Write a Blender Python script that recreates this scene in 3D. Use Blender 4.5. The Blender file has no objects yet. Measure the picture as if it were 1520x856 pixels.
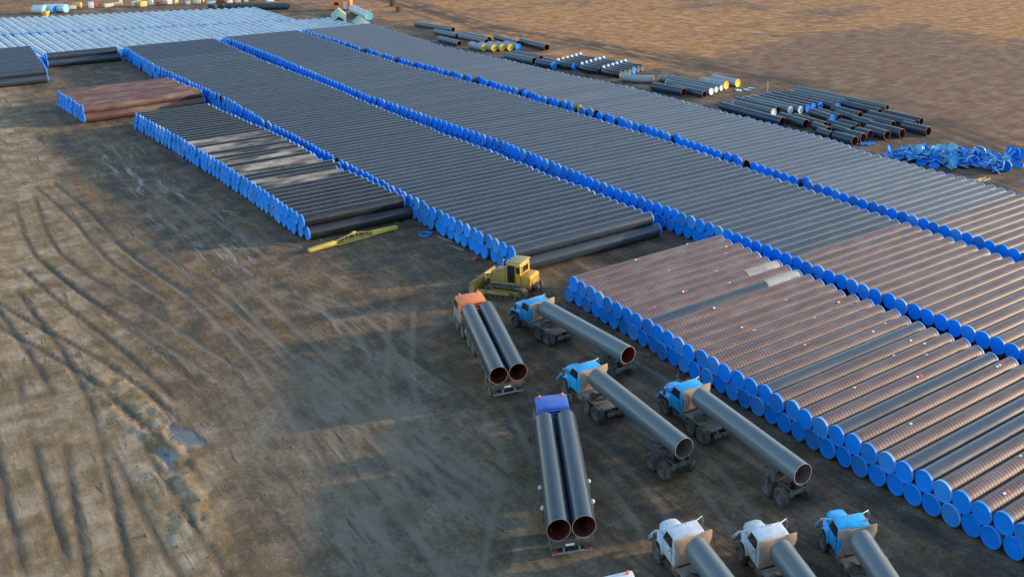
import bpy, bmesh, math, random
import numpy as np
from mathutils import Vector, Matrix
R = math.radians
random.seed(7)
sc = bpy.context.scene
col = sc.collection

# ------------------------------------------------------------------ camera
F_PX, PITCH, ROLL, YAW, CAM_H = 1600.85, 0.177405, 0.012343, 0.714643, 40.9
CX, CY = 1105.9, 73.9                        # the photograph is an off-centre crop: a shifted lens
fw = Vector((math.sin(YAW)*math.cos(PITCH), math.cos(YAW)*math.cos(PITCH), -math.sin(PITCH)))
rt = Vector((math.cos(YAW), -math.sin(YAW), 0)); up = rt.cross(fw)
rt2 = rt*math.cos(ROLL)+up*math.sin(ROLL); up2 = up*math.cos(ROLL)-rt*math.sin(ROLL)
cd = bpy.data.cameras.new('camera'); cam = bpy.data.objects.new('camera', cd); col.objects.link(cam)
m3 = Matrix((rt2, up2, -fw)).transposed()
cam.matrix_world = Matrix.Translation((0, 0, CAM_H)) @ m3.to_4x4()
cd.sensor_fit = 'HORIZONTAL'; cd.sensor_width = 36; cd.lens = 36*F_PX/1520
cd.shift_x = (760-CX)/1520; cd.shift_y = -(428-CY)/1520
cd.clip_start = 1; cd.clip_end = 8000
sc.camera = cam

# ------------------------------------------------------------------ sky and sun
SUN_EL, SUN_DIR = R(11.4), Vector((0.92, -0.387, 0)).normalized()   # towards the sun
wd = bpy.data.worlds.new('World'); sc.world = wd; wd.use_nodes = True
nt = wd.node_tree; nt.nodes.clear()
sky = nt.nodes.new('ShaderNodeTexSky'); sky.sky_type = 'NISHITA'; sky.sun_disc = False
sky.sun_elevation = SUN_EL; sky.sun_rotation = math.atan2(SUN_DIR.x, SUN_DIR.y)
sky.air_density = 1.0; sky.dust_density = 0.5; sky.ozone_density = 1.2; sky.altitude = 100
bg = nt.nodes.new('ShaderNodeBackground'); bg.inputs[1].default_value = 0.15
wo = nt.nodes.new('ShaderNodeOutputWorld')
nt.links.new(sky.outputs[0], bg.inputs[0]); nt.links.new(bg.outputs[0], wo.inputs[0])
sd = bpy.data.lights.new('sun', 'SUN'); sd.energy = 2.1; sd.angle = R(2.2); sd.color = (1.0, 0.70, 0.42)
sun = bpy.data.objects.new('sun', sd); col.objects.link(sun)
tosun = Vector((SUN_DIR.x*math.cos(SUN_EL), SUN_DIR.y*math.cos(SUN_EL), math.sin(SUN_EL)))
sun.rotation_euler = tosun.to_track_quat('Z', 'Y').to_euler()
sun.location = tosun*200
sc.view_settings.view_transform = 'Standard'; sc.view_settings.look = 'None'
sc.view_settings.exposure = 1.5; sc.view_settings.gamma = 1

# ------------------------------------------------------------------ materials
def nodes(name):
    m = bpy.data.materials.new(name); m.use_nodes = True
    t = m.node_tree; return m, t, t.nodes['Principled BSDF']
def N(t, typ, **kw):
    n = t.nodes.new(typ)
    for k, v in kw.items(): setattr(n, k, v)
    return n
def noise(t, vec, scale, detail=4, rough=0.55):
    n = N(t, 'ShaderNodeTexNoise'); n.inputs['Scale'].default_value = scale
    n.inputs['Detail'].default_value = detail; n.inputs['Roughness'].default_value = rough
    if vec is not None: t.links.new(vec, n.inputs['Vector'])
    return n.outputs['Fac']
def ramp(t, fac, a, b):
    n = N(t, 'ShaderNodeMapRange'); n.inputs[1].default_value = a; n.inputs[2].default_value = b; n.interpolation_type = 'SMOOTHSTEP'
    t.links.new(fac, n.inputs[0]); return n.outputs[0]
def mth(t, op, a, b=None, c=None):
    n = N(t, 'ShaderNodeMath', operation=op)
    for i, v in enumerate((a, b, c)):
        if v is None: continue
        if isinstance(v, (int, float)): n.inputs[i].default_value = v
        else: t.links.new(v, n.inputs[i])
    return n.outputs[0]
def mixc(t, fac, a, b):
    n = N(t, 'ShaderNodeMix', data_type='RGBA')
    for i, v in ((0, fac), (6, a), (7, b)):
        if isinstance(v, (int, float)): n.inputs[i].default_value = v
        elif isinstance(v, tuple): n.inputs[i].default_value = (*v, 1)
        else: t.links.new(v, n.inputs[i])
    return n.outputs[2]
def objvec(t, stretch=(1, 1, 1)):
    tc = N(t, 'ShaderNodeTexCoord'); oi = N(t, 'ShaderNodeObjectInfo')
    mp = N(t, 'ShaderNodeMapping'); mp.inputs['Scale'].default_value = stretch
    t.links.new(tc.outputs['Object'], mp.inputs['Vector'])
    cmb = N(t, 'ShaderNodeCombineXYZ')
    for i, k in enumerate((37.0, 91.0, 53.0)): t.links.new(mth(t, 'MULTIPLY', oi.outputs['Random'], k), cmb.inputs[i])
    ad = N(t, 'ShaderNodeVectorMath', operation='ADD')
    t.links.new(mp.outputs[0], ad.inputs[0]); t.links.new(cmb.outputs[0], ad.inputs[1])
    return ad.outputs[0], oi.outputs['Random'], tc.outputs['Object']
def bump(t, b, h, strength, dist):
    n = N(t, 'ShaderNodeBump'); n.inputs['Strength'].default_value = strength; n.inputs['Distance'].default_value = dist
    t.links.new(h, n.inputs['Height']); t.links.new(n.outputs[0], b.inputs['Normal'])
MATS = {}
def simple(name, c, rough=0.6, metal=0.0, dirt=None, amount=0.45, scale=3.0, stretch=(1, 1, 1), var=0.15):
    """Paint or plastic of one colour with shape-of-its-own dirt blotches and a little variation from thing to thing."""
    if name in MATS: return MATS[name]
    m, t, b = nodes(name); v, rnd, _ = objvec(t, stretch)
    n1 = noise(t, v, scale, 6, 0.65); n2 = noise(t, v, scale*7, 3)
    d = dirt or tuple(0.55*x+0.02 for x in c)
    f = mth(t, 'MULTIPLY', ramp(t, n1, 0.42, 0.72), amount)
    cc = mixc(t, f, c, d)
    hs = N(t, 'ShaderNodeHueSaturation')
    t.links.new(mth(t, 'ADD', mth(t, 'MULTIPLY', mth(t, 'ADD', rnd, n2), var), 1.0-var), hs.inputs['Value']); t.links.new(cc, hs.inputs['Color'])
    t.links.new(hs.outputs[0], b.inputs['Base Color'])
    t.links.new(mth(t, 'ADD', mth(t, 'MULTIPLY', f, 0.4), rough), b.inputs['Roughness'])
    b.inputs['Metallic'].default_value = metal
    bump(t, b, n2, 0.15, 0.02)
    MATS[name] = m; return m
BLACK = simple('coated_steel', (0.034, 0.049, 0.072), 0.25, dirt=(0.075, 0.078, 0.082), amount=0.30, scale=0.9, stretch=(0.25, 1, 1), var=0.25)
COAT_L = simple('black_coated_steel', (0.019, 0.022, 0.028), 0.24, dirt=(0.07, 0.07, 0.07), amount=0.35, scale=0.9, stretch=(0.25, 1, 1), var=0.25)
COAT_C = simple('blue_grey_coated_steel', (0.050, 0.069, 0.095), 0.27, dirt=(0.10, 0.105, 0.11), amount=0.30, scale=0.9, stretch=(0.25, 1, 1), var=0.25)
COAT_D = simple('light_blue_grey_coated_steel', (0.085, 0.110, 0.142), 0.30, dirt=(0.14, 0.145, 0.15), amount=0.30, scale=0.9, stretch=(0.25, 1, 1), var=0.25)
BLACKD = simple('coated_steel_dusty', (0.030, 0.031, 0.034), 0.42, dirt=(0.42, 0.39, 0.34), amount=1.0, scale=0.6, stretch=(0.22, 1, 1), var=0.25)
GREYP = simple('grey_coated_steel', (0.10, 0.135, 0.155), 0.30, dirt=(0.13, 0.12, 0.11), amount=0.5, scale=1.2, stretch=(0.3, 1, 1))
PALE = simple('pale_blue_steel', (0.42, 0.52, 0.60), 0.40, dirt=(0.22, 0.24, 0.26), amount=0.6, scale=0.8, stretch=(1, 0.2, 1))
RUSTP = simple('rusty_brown_steel', (0.10, 0.050, 0.042), 0.42, dirt=(0.27, 0.20, 0.16), amount=0.65, scale=0.45, stretch=(0.45, 1, 1))
INNER = simple('red_primer', (0.12, 0.018, 0.010), 0.6, dirt=(0.05, 0.012, 0.01), amount=0.6)
INNERG = simple('grey_inner_coating', (0.16, 0.115, 0.115), 0.55, dirt=(0.08, 0.05, 0.05), amount=0.6)
RIMM = simple('bare_pipe_edge', (0.42, 0.30, 0.24), 0.5, amount=0.3)
CAPA = simple('blue_plastic', (0.004, 0.225, 0.84), 0.45, dirt=(0.012, 0.17, 0.60), amount=0.35, scale=1.3)
CAPB = simple('blue_plastic_dull', (0.010, 0.185, 0.62), 0.5, dirt=(0.06, 0.16, 0.33), amount=0.85, scale=1.6)
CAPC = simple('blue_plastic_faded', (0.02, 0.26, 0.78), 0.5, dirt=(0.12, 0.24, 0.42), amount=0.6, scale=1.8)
for m_ in (CAPA, CAPB, CAPC): m_.node_tree.nodes['Principled BSDF'].inputs['Specular IOR Level'].default_value = 0.2
CAPY = simple('yellow_plastic', (0.78, 0.50, 0.02), 0.45, amount=0.3)
CAPW = simple('pale_plastic', (0.55, 0.68, 0.80), 0.45, amount=0.3)
CAPL = simple('sky_blue_plastic', (0.06, 0.36, 0.86), 0.45, amount=0.3)
CAPQ = simple('turquoise_plastic', (0.16, 0.48, 0.66), 0.45, amount=0.4)
LIPB = simple('blue_lip_painted_sheen', (0.09, 0.31, 0.80), 0.4, amount=0.3)  # paler than the cap face: sky sheen on the lip painted into its colour
LIPF = simple('pale_blue_lip_painted_sheen', (0.30, 0.50, 0.84), 0.4, amount=0.3)  # same painted sheen, lighter still, for the faded covers
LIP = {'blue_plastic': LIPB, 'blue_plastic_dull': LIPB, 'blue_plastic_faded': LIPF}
TYRE = simple('tyre_rubber', (0.055, 0.053, 0.05), 0.85, dirt=(0.20, 0.175, 0.145), amount=0.85, scale=2.5)
RIM = simple('muddy_rim', (0.14, 0.13, 0.125), 0.7, dirt=(0.16, 0.135, 0.11), amount=0.8, scale=4)
CHAS = simple('muddy_chassis', (0.075, 0.07, 0.064), 0.75, dirt=(0.21, 0.18, 0.145), amount=0.9, scale=2.2)
DECK = simple('muddy_deck_plate', (0.20, 0.18, 0.155), 0.75, dirt=(0.28, 0.24, 0.195), amount=0.8, scale=2)
TANPL = simple('headboard_tan_paint', (0.42, 0.30, 0.215), 0.65, dirt=(0.27, 0.19, 0.14), amount=0.7, scale=1.6)
BLUEP = simple('light_blue_paint', (0.012, 0.42, 0.88), 0.32, dirt=(0.06, 0.16, 0.30), amount=0.6, scale=1.3)
NAVYP = simple('dark_blue_paint', (0.03, 0.12, 0.50), 0.4, dirt=(0.13, 0.16, 0.28), amount=0.8, scale=1.3)
WHITP = simple('white_paint', (0.56, 0.66, 0.74), 0.4, dirt=(0.34, 0.35, 0.36), amount=0.7, scale=1.3)
ORANP = simple('orange_paint', (0.78, 0.22, 0.06), 0.45, dirt=(0.42, 0.25, 0.16), amount=0.85, scale=1.3)
GREYC = simple('grey_blue_paint', (0.22, 0.26, 0.32), 0.5, dirt=(0.2, 0.18, 0.15), amount=0.8, scale=1.5)
YELL = simple('machine_yellow', (0.62, 0.36, 0.03), 0.45, dirt=(0.22, 0.15, 0.07), amount=0.8, scale=1.8)
YELD = simple('muddy_yellow', (0.36, 0.24, 0.06), 0.6, dirt=(0.16, 0.12, 0.07), amount=0.9, scale=1.6)
YELB = simple('beam_yellow', (0.60, 0.47, 0.08), 0.5, dirt=(0.35, 0.26, 0.08), amount=0.6, scale=1.5)
GLASS = simple('dark_window_glass', (0.015, 0.02, 0.025), 0.12, amount=0.2)
ORLAMP = simple('orange_lamp_lens', (0.85, 0.16, 0.02), 0.3, amount=0.1)
REDL = simple('red_lens', (0.5, 0.02, 0.02), 0.3, amount=0.1)
WLENS = simple('headlight_lens', (0.75, 0.76, 0.74), 0.15, amount=0.1)
CHROME = simple('worn_bright_metal', (0.55, 0.55, 0.54), 0.35, 0.6, amount=0.4)
WOOD = simple('weathered_timber', (0.24, 0.20, 0.155), 0.85, dirt=(0.12, 0.10, 0.08), amount=0.8, scale=2, stretch=(0.2, 1, 1))
WOODN = simple('fresh_timber', (0.62, 0.44, 0.24), 0.8, amount=0.4, stretch=(0.2, 1, 1))
TURQ = simple('turquoise_canvas', (0.25, 0.42, 0.38), 0.7, amount=0.35)
CLOD = simple('mud_clod', (0.15, 0.115, 0.08), 0.95, dirt=(0.07, 0.055, 0.045), amount=0.8, scale=3, var=0.3)
TAGW = simple('white_tag', (0.85, 0.85, 0.83), 0.6, amount=0.1)
TAGR = simple('red_paint_mark', (0.62, 0.07, 0.04), 0.6, amount=0.4)
BAG = simple('off_white_sack', (0.62, 0.58, 0.50), 0.85, amount=0.4)
CRTY = simple('yellow_crate_paint', (0.62, 0.45, 0.14), 0.7, amount=0.4)
CRTR = simple('dull_red_crate_paint', (0.30, 0.07, 0.05), 0.7, amount=0.4)
TWIG = simple('dry_twig', (0.13, 0.09, 0.065), 0.9, amount=0.4)

def wrapped_mat():
    m, t, b = nodes('brown_wrapped_pipe'); v, rnd, oc = objvec(t, (0.3, 1, 1))
    sx = N(t, 'ShaderNodeSeparateXYZ'); t.links.new(oc, sx.inputs[0])
    # one turn of brown band every 0.30 m, with grey pipe coat between; slightly slanted as it is wound on
    ph = mth(t, 'FRACT', mth(t, 'ADD', mth(t, 'MULTIPLY', sx.outputs[0], 1/0.30), mth(t, 'MULTIPLY', sx.outputs[1], 0.12)))
    band = mth(t, 'MULTIPLY', ramp(t, ph, 0.02, 0.12), mth(t, 'SUBTRACT', 1.0, ramp(t, ph, 0.56, 0.66)))
    n1 = noise(t, v, 1.1, 5, 0.65); n2 = noise(t, v, 9, 3)
    brown = mixc(t, ramp(t, n1, 0.35, 0.7), (0.105, 0.040, 0.032), (0.15, 0.082, 0.068))
    grey = mixc(t, ramp(t, n1, 0.4, 0.75), (0.105, 0.105, 0.110), (0.185, 0.178, 0.174))
    c = mixc(t, band, grey, brown)
    hs = N(t, 'ShaderNodeHueSaturation'); t.links.new(c, hs.inputs['Color'])
    t.links.new(mth(t, 'ADD', mth(t, 'MULTIPLY', mth(t, 'ADD', rnd, n2), 0.3), 0.75), hs.inputs['Value'])
    t.links.new(mth(t, 'ADD', mth(t, 'MULTIPLY', rnd, 0.35), 0.8), hs.inputs['Saturation'])
    t.links.new(hs.outputs[0], b.inputs['Base Color'])
    b.inputs['Roughness'].default_value = 0.42
    MATS['wrapped'] = m; return m
WRAP = wrapped_mat()

def ground_mat():
    m, t, b = nodes('yard_mud')
    tc = N(t, 'ShaderNodeTexCoord'); v = tc.outputs['Object']
    def att(n):
        a = N(t, 'ShaderNodeAttribute'); a.attribute_name = n; return a.outputs['Fac']
    mp = N(t, 'ShaderNodeMapping'); mp.inputs['Scale'].default_value = (1.0, 0.16, 1); mp.inputs['Rotation'].default_value = (0, 0, R(3)); t.links.new(v, mp.inputs[0])
    mp2 = N(t, 'ShaderNodeMapping'); mp2.inputs['Scale'].default_value = (1.0, 0.3, 1); mp2.inputs['Rotation'].default_value = (0, 0, R(-38)); t.links.new(v, mp2.inputs[0])
    big = noise(t, v, 0.045, 5, 0.6); mid = noise(t, v, 0.35, 6, 0.65); fine = noise(t, v, 3.2, 6, 0.7)
    st = noise(t, mp.outputs[0], 0.55, 6, 0.7); st2 = noise(t, mp2.outputs[0], 0.30, 6, 0.7)
    dark = mixc(t, ramp(t, fine, 0.3, 0.7), (0.052, 0.048, 0.042), (0.100, 0.089, 0.073))
    brown = mixc(t, ramp(t, fine, 0.25, 0.75), (0.130, 0.082, 0.046), (0.255, 0.166, 0.094))
    tan = mixc(t, ramp(t, mid, 0.3, 0.7), (0.215, 0.160, 0.100), (0.345, 0.262, 0.168))
    c = mixc(t, ramp(t, mth(t, 'ADD', mth(t, 'MULTIPLY', st, 0.6), mth(t, 'MULTIPLY', mid, 0.4)), 0.38, 0.62), dark, brown)
    f = ramp(t, mth(t, 'ADD', mth(t, 'ADD', mth(t, 'MULTIPLY', st2, 0.35), mth(t, 'MULTIPLY', big, 0.35)), mth(t, 'MULTIPLY', att('dry'), 0.55)), 0.42, 0.86)
    c = mixc(t, f, c, tan)
    c = mixc(t, mth(t, 'MULTIPLY', att('khaki'), ramp(t, mth(t, 'ADD', mth(t, 'MULTIPLY', st, 0.45), mth(t, 'MULTIPLY', st2, 0.55)), 0.36, 0.60)), c, mixc(t, ramp(t, fine, 0.3, 0.7), (0.125, 0.112, 0.083), (0.205, 0.182, 0.134)))
    # the steppe beyond the yard: dry grass with darker burnt and damp bands
    mp3 = N(t, 'ShaderNodeMapping'); mp3.inputs['Scale'].default_value = (0.25, 1.0, 1); mp3.inputs['Rotation'].default_value = (0, 0, R(42)); t.links.new(v, mp3.inputs[0])
    gb = mth(t, 'ADD', mth(t, 'MULTIPLY', noise(t, mp3.outputs[0], 0.055, 8, 0.66), 0.6), mth(t, 'MULTIPLY', noise(t, v, 0.11, 7, 0.7), 0.4)); gf = noise(t, mp3.outputs[0], 0.9, 6, 0.75)
    straw = mixc(t, ramp(t, gf, 0.3, 0.72), (0.29, 0.152, 0.074), (0.48, 0.268, 0.132))
    earth = mixc(t, ramp(t, gf, 0.3, 0.7), (0.145, 0.088, 0.059), (0.25, 0.158, 0.108))
    grass = mixc(t, ramp(t, mth(t, 'ADD', gb, mth(t, 'MULTIPLY', att('damp'), 0.20)), 0.44, 0.56), straw, earth)
    c = mixc(t, att('steppe'), c, grass)
    # blotches of damp and dry crust at the scale of a shovel
    blw = N(t, 'ShaderNodeVectorMath', operation='ADD'); t.links.new(mp.outputs[0], blw.inputs[0])
    bls = N(t, 'ShaderNodeVectorMath', operation='SCALE'); bls.inputs['Scale'].default_value = 3.0
    bln = N(t, 'ShaderNodeTexNoise'); bln.inputs['Scale'].default_value = 0.09; bln.inputs['Detail'].default_value = 4; t.links.new(v, bln.inputs['Vector']); t.links.new(bln.outputs['Color'], bls.inputs[0]); t.links.new(bls.outputs[0], blw.inputs[1])
    blo = mth(t, 'ADD', mth(t, 'MULTIPLY', noise(t, blw.outputs[0], 1.3, 6, 0.75), 0.55), mth(t, 'MULTIPLY', mid, 0.45))
    hv = N(t, 'ShaderNodeHueSaturation'); t.links.new(c, hv.inputs['Color'])
    t.links.new(mth(t, 'ADD', mth(t, 'MULTIPLY', ramp(t, blo, 0.34, 0.66), 0.62), 0.69), hv.inputs['Value']); t.links.new(mth(t, 'ADD', mth(t, 'MULTIPLY', ramp(t, mid, 0.7, 0.3), 0.5), 0.85), hv.inputs['Saturation'])
    c = hv.outputs[0]
    c = mixc(t, mth(t, 'MULTIPLY', att('lane'), 0.85), c, (0.062, 0.043, 0.034))
    # tyre tracks: pressed, paler fines; ice and water lying in hollows
    c = mixc(t, mth(t, 'MULTIPLY', att('track'), mth(t, 'ADD', mth(t, 'MULTIPLY', ramp(t, blo, 0.32, 0.6), 0.6), 0.3)), c, mixc(t, ramp(t, att('dry'), 0.2, 0.5), (0.195, 0.168, 0.125), (0.10, 0.076, 0.054)))
    # fine dark drag lines along the lanes
    mp4 = N(t, 'ShaderNodeMapping'); mp4.inputs['Scale'].default_value = (1.0, 0.05, 1); mp4.inputs['Rotation'].default_value = (0, 0, R(2)); t.links.new(v, mp4.inputs[0])
    wv = N(t, 'ShaderNodeVectorMath', operation='ADD'); t.links.new(mp4.outputs[0], wv.inputs[0])
    wn = N(t, 'ShaderNodeTexNoise'); wn.inputs['Scale'].default_value = 0.12; t.links.new(v, wn.inputs['Vector'])
    ws = N(t, 'ShaderNodeVectorMath', operation='SCALE'); ws.inputs['Scale'].default_value = 1.3; t.links.new(wn.outputs['Color'], ws.inputs[0]); t.links.new(ws.outputs[0], wv.inputs[1])
    dl = noise(t, wv.outputs[0], 1.3, 5, 0.7)
    c = mixc(t, mth(t, 'MULTIPLY', mth(t, 'MULTIPLY', ramp(t, dl, 0.56, 0.64), ramp(t, mid, 0.40, 0.6)), mth(t, 'SUBTRACT', 0.75, att('steppe'))), c, (0.052, 0.041, 0.033))
    c = mixc(t, mth(t, 'MULTIPLY', mth(t, 'MULTIPLY', ramp(t, dl, 0.42, 0.34), ramp(t, st2, 0.42, 0.6)), mth(t, 'SUBTRACT', 0.6, att('steppe'))), c, (0.21, 0.175, 0.13))
    fr = mth(t, 'MULTIPLY', att('frost'), mth(t, 'MULTIPLY', ramp(t, dl, 0.54, 0.60), ramp(t, st, 0.40, 0.54)))
    c = mixc(t, mth(t, 'MULTIPLY', fr, 0.8), c, (0.33, 0.335, 0.335))
    wet = mth(t, 'MULTIPLY', att('wet'), ramp(t, mth(t, 'ADD', mth(t, 'MULTIPLY', st, 0.5), mth(t, 'MULTIPLY', mid, 0.5)), 0.36, 0.46))
    c = mixc(t, wet, c, (0.14, 0.14, 0.14))
    t.links.new(c, b.inputs['Base Color'])
    t.links.new(mth(t, 'SUBTRACT', 0.92, mth(t, 'MULTIPLY', wet, 0.68)), b.inputs['Roughness'])
    b.inputs['Specular IOR Level'].default_value = 0.3
    h = mth(t, 'ADD', mth(t, 'ADD', mth(t, 'MULTIPLY', fine, 0.55), mth(t, 'MULTIPLY', dl, 0.5)), mth(t, 'MULTIPLY', noise(t, v, 9, 5, 0.75), 0.35))
    h = mth(t, 'MULTIPLY', h, mth(t, 'SUBTRACT', 1.0, wet))
    bump(t, b, h, 0.75, 0.20)
    return m
GROUND = ground_mat()

# ------------------------------------------------------------------ mesh helpers
class MB:
    def __init__(s): s.v = []; s.f = []
    def add(s, vs, fs, M=None):
        o = len(s.v)
        s.v += [tuple(M @ Vector(p)) for p in vs] if M is not None else [tuple(p) for p in vs]
        s.f += [tuple(i+o for i in f) for f in fs]; return s
    def box(s, c, d, M=None):
        x, y, z = (k/2 for k in d)
        vs = [(c[0]+a*x, c[1]+b_*y, c[2]+e*z) for a in (-1, 1) for b_ in (-1, 1) for e in (-1, 1)]
        return s.add(vs, [(0, 1, 3, 2), (4, 6, 7, 5), (0, 4, 5, 1), (2, 3, 7, 6), (0, 2, 6, 4), (1, 5, 7, 3)], M)
    def prism(s, prof, a, b, axis='y', tb=1.0, M=None):
        """prof: 2-D outline; extruded from a to b along axis; tb scales the second end about its centre."""
        n = len(prof); vs = []
        for k, e in enumerate((a, b)):
            for p, q in prof:
                vs.append({'y': (p, e, q), 'x': (e, p, q), 'z': (p, q, e)}[axis])
        fs = [tuple(range(n)), tuple(reversed(range(n, 2*n)))]+[(i, i+n, (i+1) % n+n, (i+1) % n) for i in range(n)]
        return s.add(vs, fs, M)
    def tube(s, pts, r, seg=8, caps=True, M=None):
        pts = [Vector(p) for p in pts]; rs = r if isinstance(r, (list, tuple)) else [r]*len(pts)
        vs = []; fs = []
        t0 = (pts[1]-pts[0]).normalized(); ref = Vector((0, 0, 1)) if abs(t0.z) < .9 else Vector((1, 0, 0))
        for i, p in enumerate(pts):
            t = (pts[min(i+1, len(pts)-1)]-pts[max(i-1, 0)]).normalized()
            a = t.cross(ref).normalized(); b_ = t.cross(a)
            vs += [p+rs[i]*(a*math.cos(k*2*math.pi/seg)+b_*math.sin(k*2*math.pi/seg)) for k in range(seg)]
        for i in range(len(pts)-1):
            for k in range(seg):
                fs.append((i*seg+k, i*seg+(k+1) % seg, (i+1)*seg+(k+1) % seg, (i+1)*seg+k))
        if caps: fs += [tuple(reversed(range(seg))), tuple(range((len(pts)-1)*seg, len(pts)*seg))]
        return s.add(vs, fs, M)
    def lathe(s, prof, seg=24, axis='x', M=None):
        """prof: (position along the axis, radius); radius 0 closes the surface."""
        vs = []; ring = []
        for a, r in prof:
            if r < 1e-6:
                ring.append([len(vs)]); vs.append((a, 0, 0))
            else:
                ring.append(list(range(len(vs), len(vs)+seg)))
                vs += [(a, r*math.cos(k*2*math.pi/seg), r*math.sin(k*2*math.pi/seg)) for k in range(seg)]
        fs = []
        for p, q in zip(ring, ring[1:]):
            for k in range(seg):
                k2 = (k+1) % seg
                if len(p) == 1 and len(q) == 1: continue
                if len(p) == 1: fs.append((p[0], q[k2], q[k]))
                elif len(q) == 1: fs.append((p[k], p[k2], q[0]))
                else: fs.append((p[k], p[k2], q[k2], q[k]))
        if axis == 'y': vs = [(y, x, z) for x, y, z in vs]; fs = [tuple(reversed(f)) for f in fs]
        if axis == 'z': vs = [(y, z, x) for x, y, z in vs]
        return s.add(vs, fs, M)
    def mesh(s, name, bevel=0.0, smooth=35, seg=2):
        me = bpy.data.meshes.new(name); me.from_pydata(s.v, [], s.f); me.validate()
        bm = bmesh.new(); bm.from_mesh(me)
        bmesh.ops.recalc_face_normals(bm, faces=bm.faces)
        if bevel:
            es = [e for e in bm.edges if len(e.link_faces) == 2 and e.calc_face_angle(0) > R(25)]
            bmesh.ops.bevel(bm, geom=es, offset=bevel, segments=seg, profile=0.5, affect='EDGES', clamp_overlap=True)
        bm.to_mesh(me); bm.free()
        if smooth:
            me.shade_smooth(); me.set_sharp_from_angle(angle=R(smooth))
        return me
def link(name, data, parent=None, loc=(0, 0, 0), rot=(0, 0, 0), scale=(1, 1, 1)):
    o = bpy.data.objects.new(name, data); col.objects.link(o)
    o.location = loc; o.rotation_euler = rot; o.scale = scale
    if parent is not None: o.parent = parent
    return o
def tag(o, label, cat, group=None):
    o['label'] = label; o['category'] = cat
    if group: o['group'] = group
    return o
def thing(name, label, cat, loc, rz=0.0, group=None):
    o = link(name, None, None, loc, (0, 0, rz)); o.empty_display_size = 0.3
    return tag(o, label, cat, group)
MC = {}
def part(name, mb, mat, parent, bevel=0.0, loc=(0, 0, 0), rot=(0, 0, 0), smooth=35, key=None, label=None):
    """Link a part. With a key the mesh is made once and shared by every alike part."""
    k = (key, mat.name) if key else None
    if k and k in MC: me = MC[k]
    else:
        me = (mb() if callable(mb) else mb).mesh(name, bevel, smooth); me.materials.append(mat)
        if k: MC[k] = me
    o = link(name, me, parent, loc, rot)
    if label: o['label'] = label
    return o
def ordinal(n):
    return '%d%s' % (n, 'th' if 10 <= n % 100 <= 20 else {1: 'st', 2: 'nd', 3: 'rd'}.get(n % 10, 'th'))

# ------------------------------------------------------------------ ground
def vnoise(x, y, seed):
    xi = np.floor(x).astype(np.int64); yi = np.floor(y).astype(np.int64); u = x-xi; v = y-yi
    u = u*u*(3-2*u); v = v*v*(3-2*v)
    def h(a, b):
        n = (a*374761393+b*668265263+seed*974634777) & 0x7fffffff
        n = ((n ^ (n >> 13))*1274126177) & 0x7fffffff
        return ((n ^ (n >> 16)) & 0xffff)/65535.0
    return (h(xi, yi)*(1-u)+h(xi+1, yi)*u)*(1-v)+(h(xi, yi+1)*(1-u)+h(xi+1, yi+1)*u)*v
def fbm(x, y, seed, octv=4):
    s = 0; a = 1; tot = 0
    for k in range(octv):
        s = s+a*vnoise(x*2**k, y*2**k, seed+k); tot += a; a *= 0.5
    return s/tot
def sstep(x, a, b):
    t = np.clip((x-a)/(b-a), 0, 1); return t*t*(3-2*t)
TRACKS = [  # centre lines of wheel passes over the mud (x, y), depth, gauge
 ([(13.1, 124.8), (14.8, 110.9), (17.0, 96.1), (18.2, 84)], .10, 2.0), ([(18.5, 154.7), (19.8, 137.2), (20.4, 119.4), (22.5, 104)], .10, 2.0),
 ([(7.6, 97.4), (6.8, 81.0), (6.4, 67.5)], .11, 2.1), ([(25.3, 89.0), (27.6, 72.3), (29.7, 56.9)], .05, 2.0),
 ([(24.3, 78.2), (23.4, 64.2), (22.5, 50.0)], .06, 2.1), ([(35.3, 69.5), (33.9, 64.5), (32.2, 59.9), (27.4, 53.2), (24, 48)], .045, 1.9),
 ([(28.6, 76.5), (26.2, 69.3), (23.5, 61)], .05, 2.0), ([(10.0, 117.9), (11.2, 94.4), (10.2, 78.1), (8.7, 62)], .10, 2.1),
 ([(27.0, 75.9), (27.8, 63.6), (29.6, 55)], .05, 2.0), ([(28.0, 136.8), (27.4, 110.2), (27.4, 90.5), (27.8, 72.7), (26, 58)], .06, 2.0),
 ([(21.1, 133.2), (24.1, 104.4), (24.6, 83.5), (21.9, 62.6), (20.0, 50)], .07, 2.1), ([(38.2, 92), (33.9, 82.9), (30, 74)], .045, 2.0),
 ([(31, 100), (33, 90), (31.5, 79), (28, 66)], .05, 2.0), ([(43, 62), (41.8, 52), (39, 42)], .05, 2.0), ([(46.5, 74), (46.5, 60), (46, 46)], .05, 2.0),
 ([(37.5, 60), (36.5, 52), (35, 47)], .05, 2.0), ([(3, 140), (9, 112), (14, 92), (17, 70)], .09, 2.0), ([(30, 170), (29, 150), (30, 128), (31, 108)], .05, 2.0),
 ([(16, 150), (15, 125), (19, 100), (22, 84)], .08, 2.0), ([(13, 82), (13, 66), (14, 52)], .07, 2.0), ([(18, 72), (17, 60), (17, 45)], .06, 2.0)]
def resample(pts, step):
    p = np.array(pts, float)
    # Catmull-Rom through the points
    q = np.vstack([2*p[0]-p[1], p, 2*p[-1]-p[-2]]); out = []
    for i in range(1, len(q)-2):
        n = max(2, int(np.hypot(*(q[i+1]-q[i]))/step)); t = np.linspace(0, 1, n, endpoint=False)[:, None]
        out.append(0.5*((2*q[i])+(-q[i-1]+q[i+1])*t+(2*q[i-1]-5*q[i]+4*q[i+1]-q[i+2])*t**2+(-q[i-1]+3*q[i]-3*q[i+1]+q[i+2])*t**3))
    return np.vstack(out+[p[-1:]])
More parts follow.
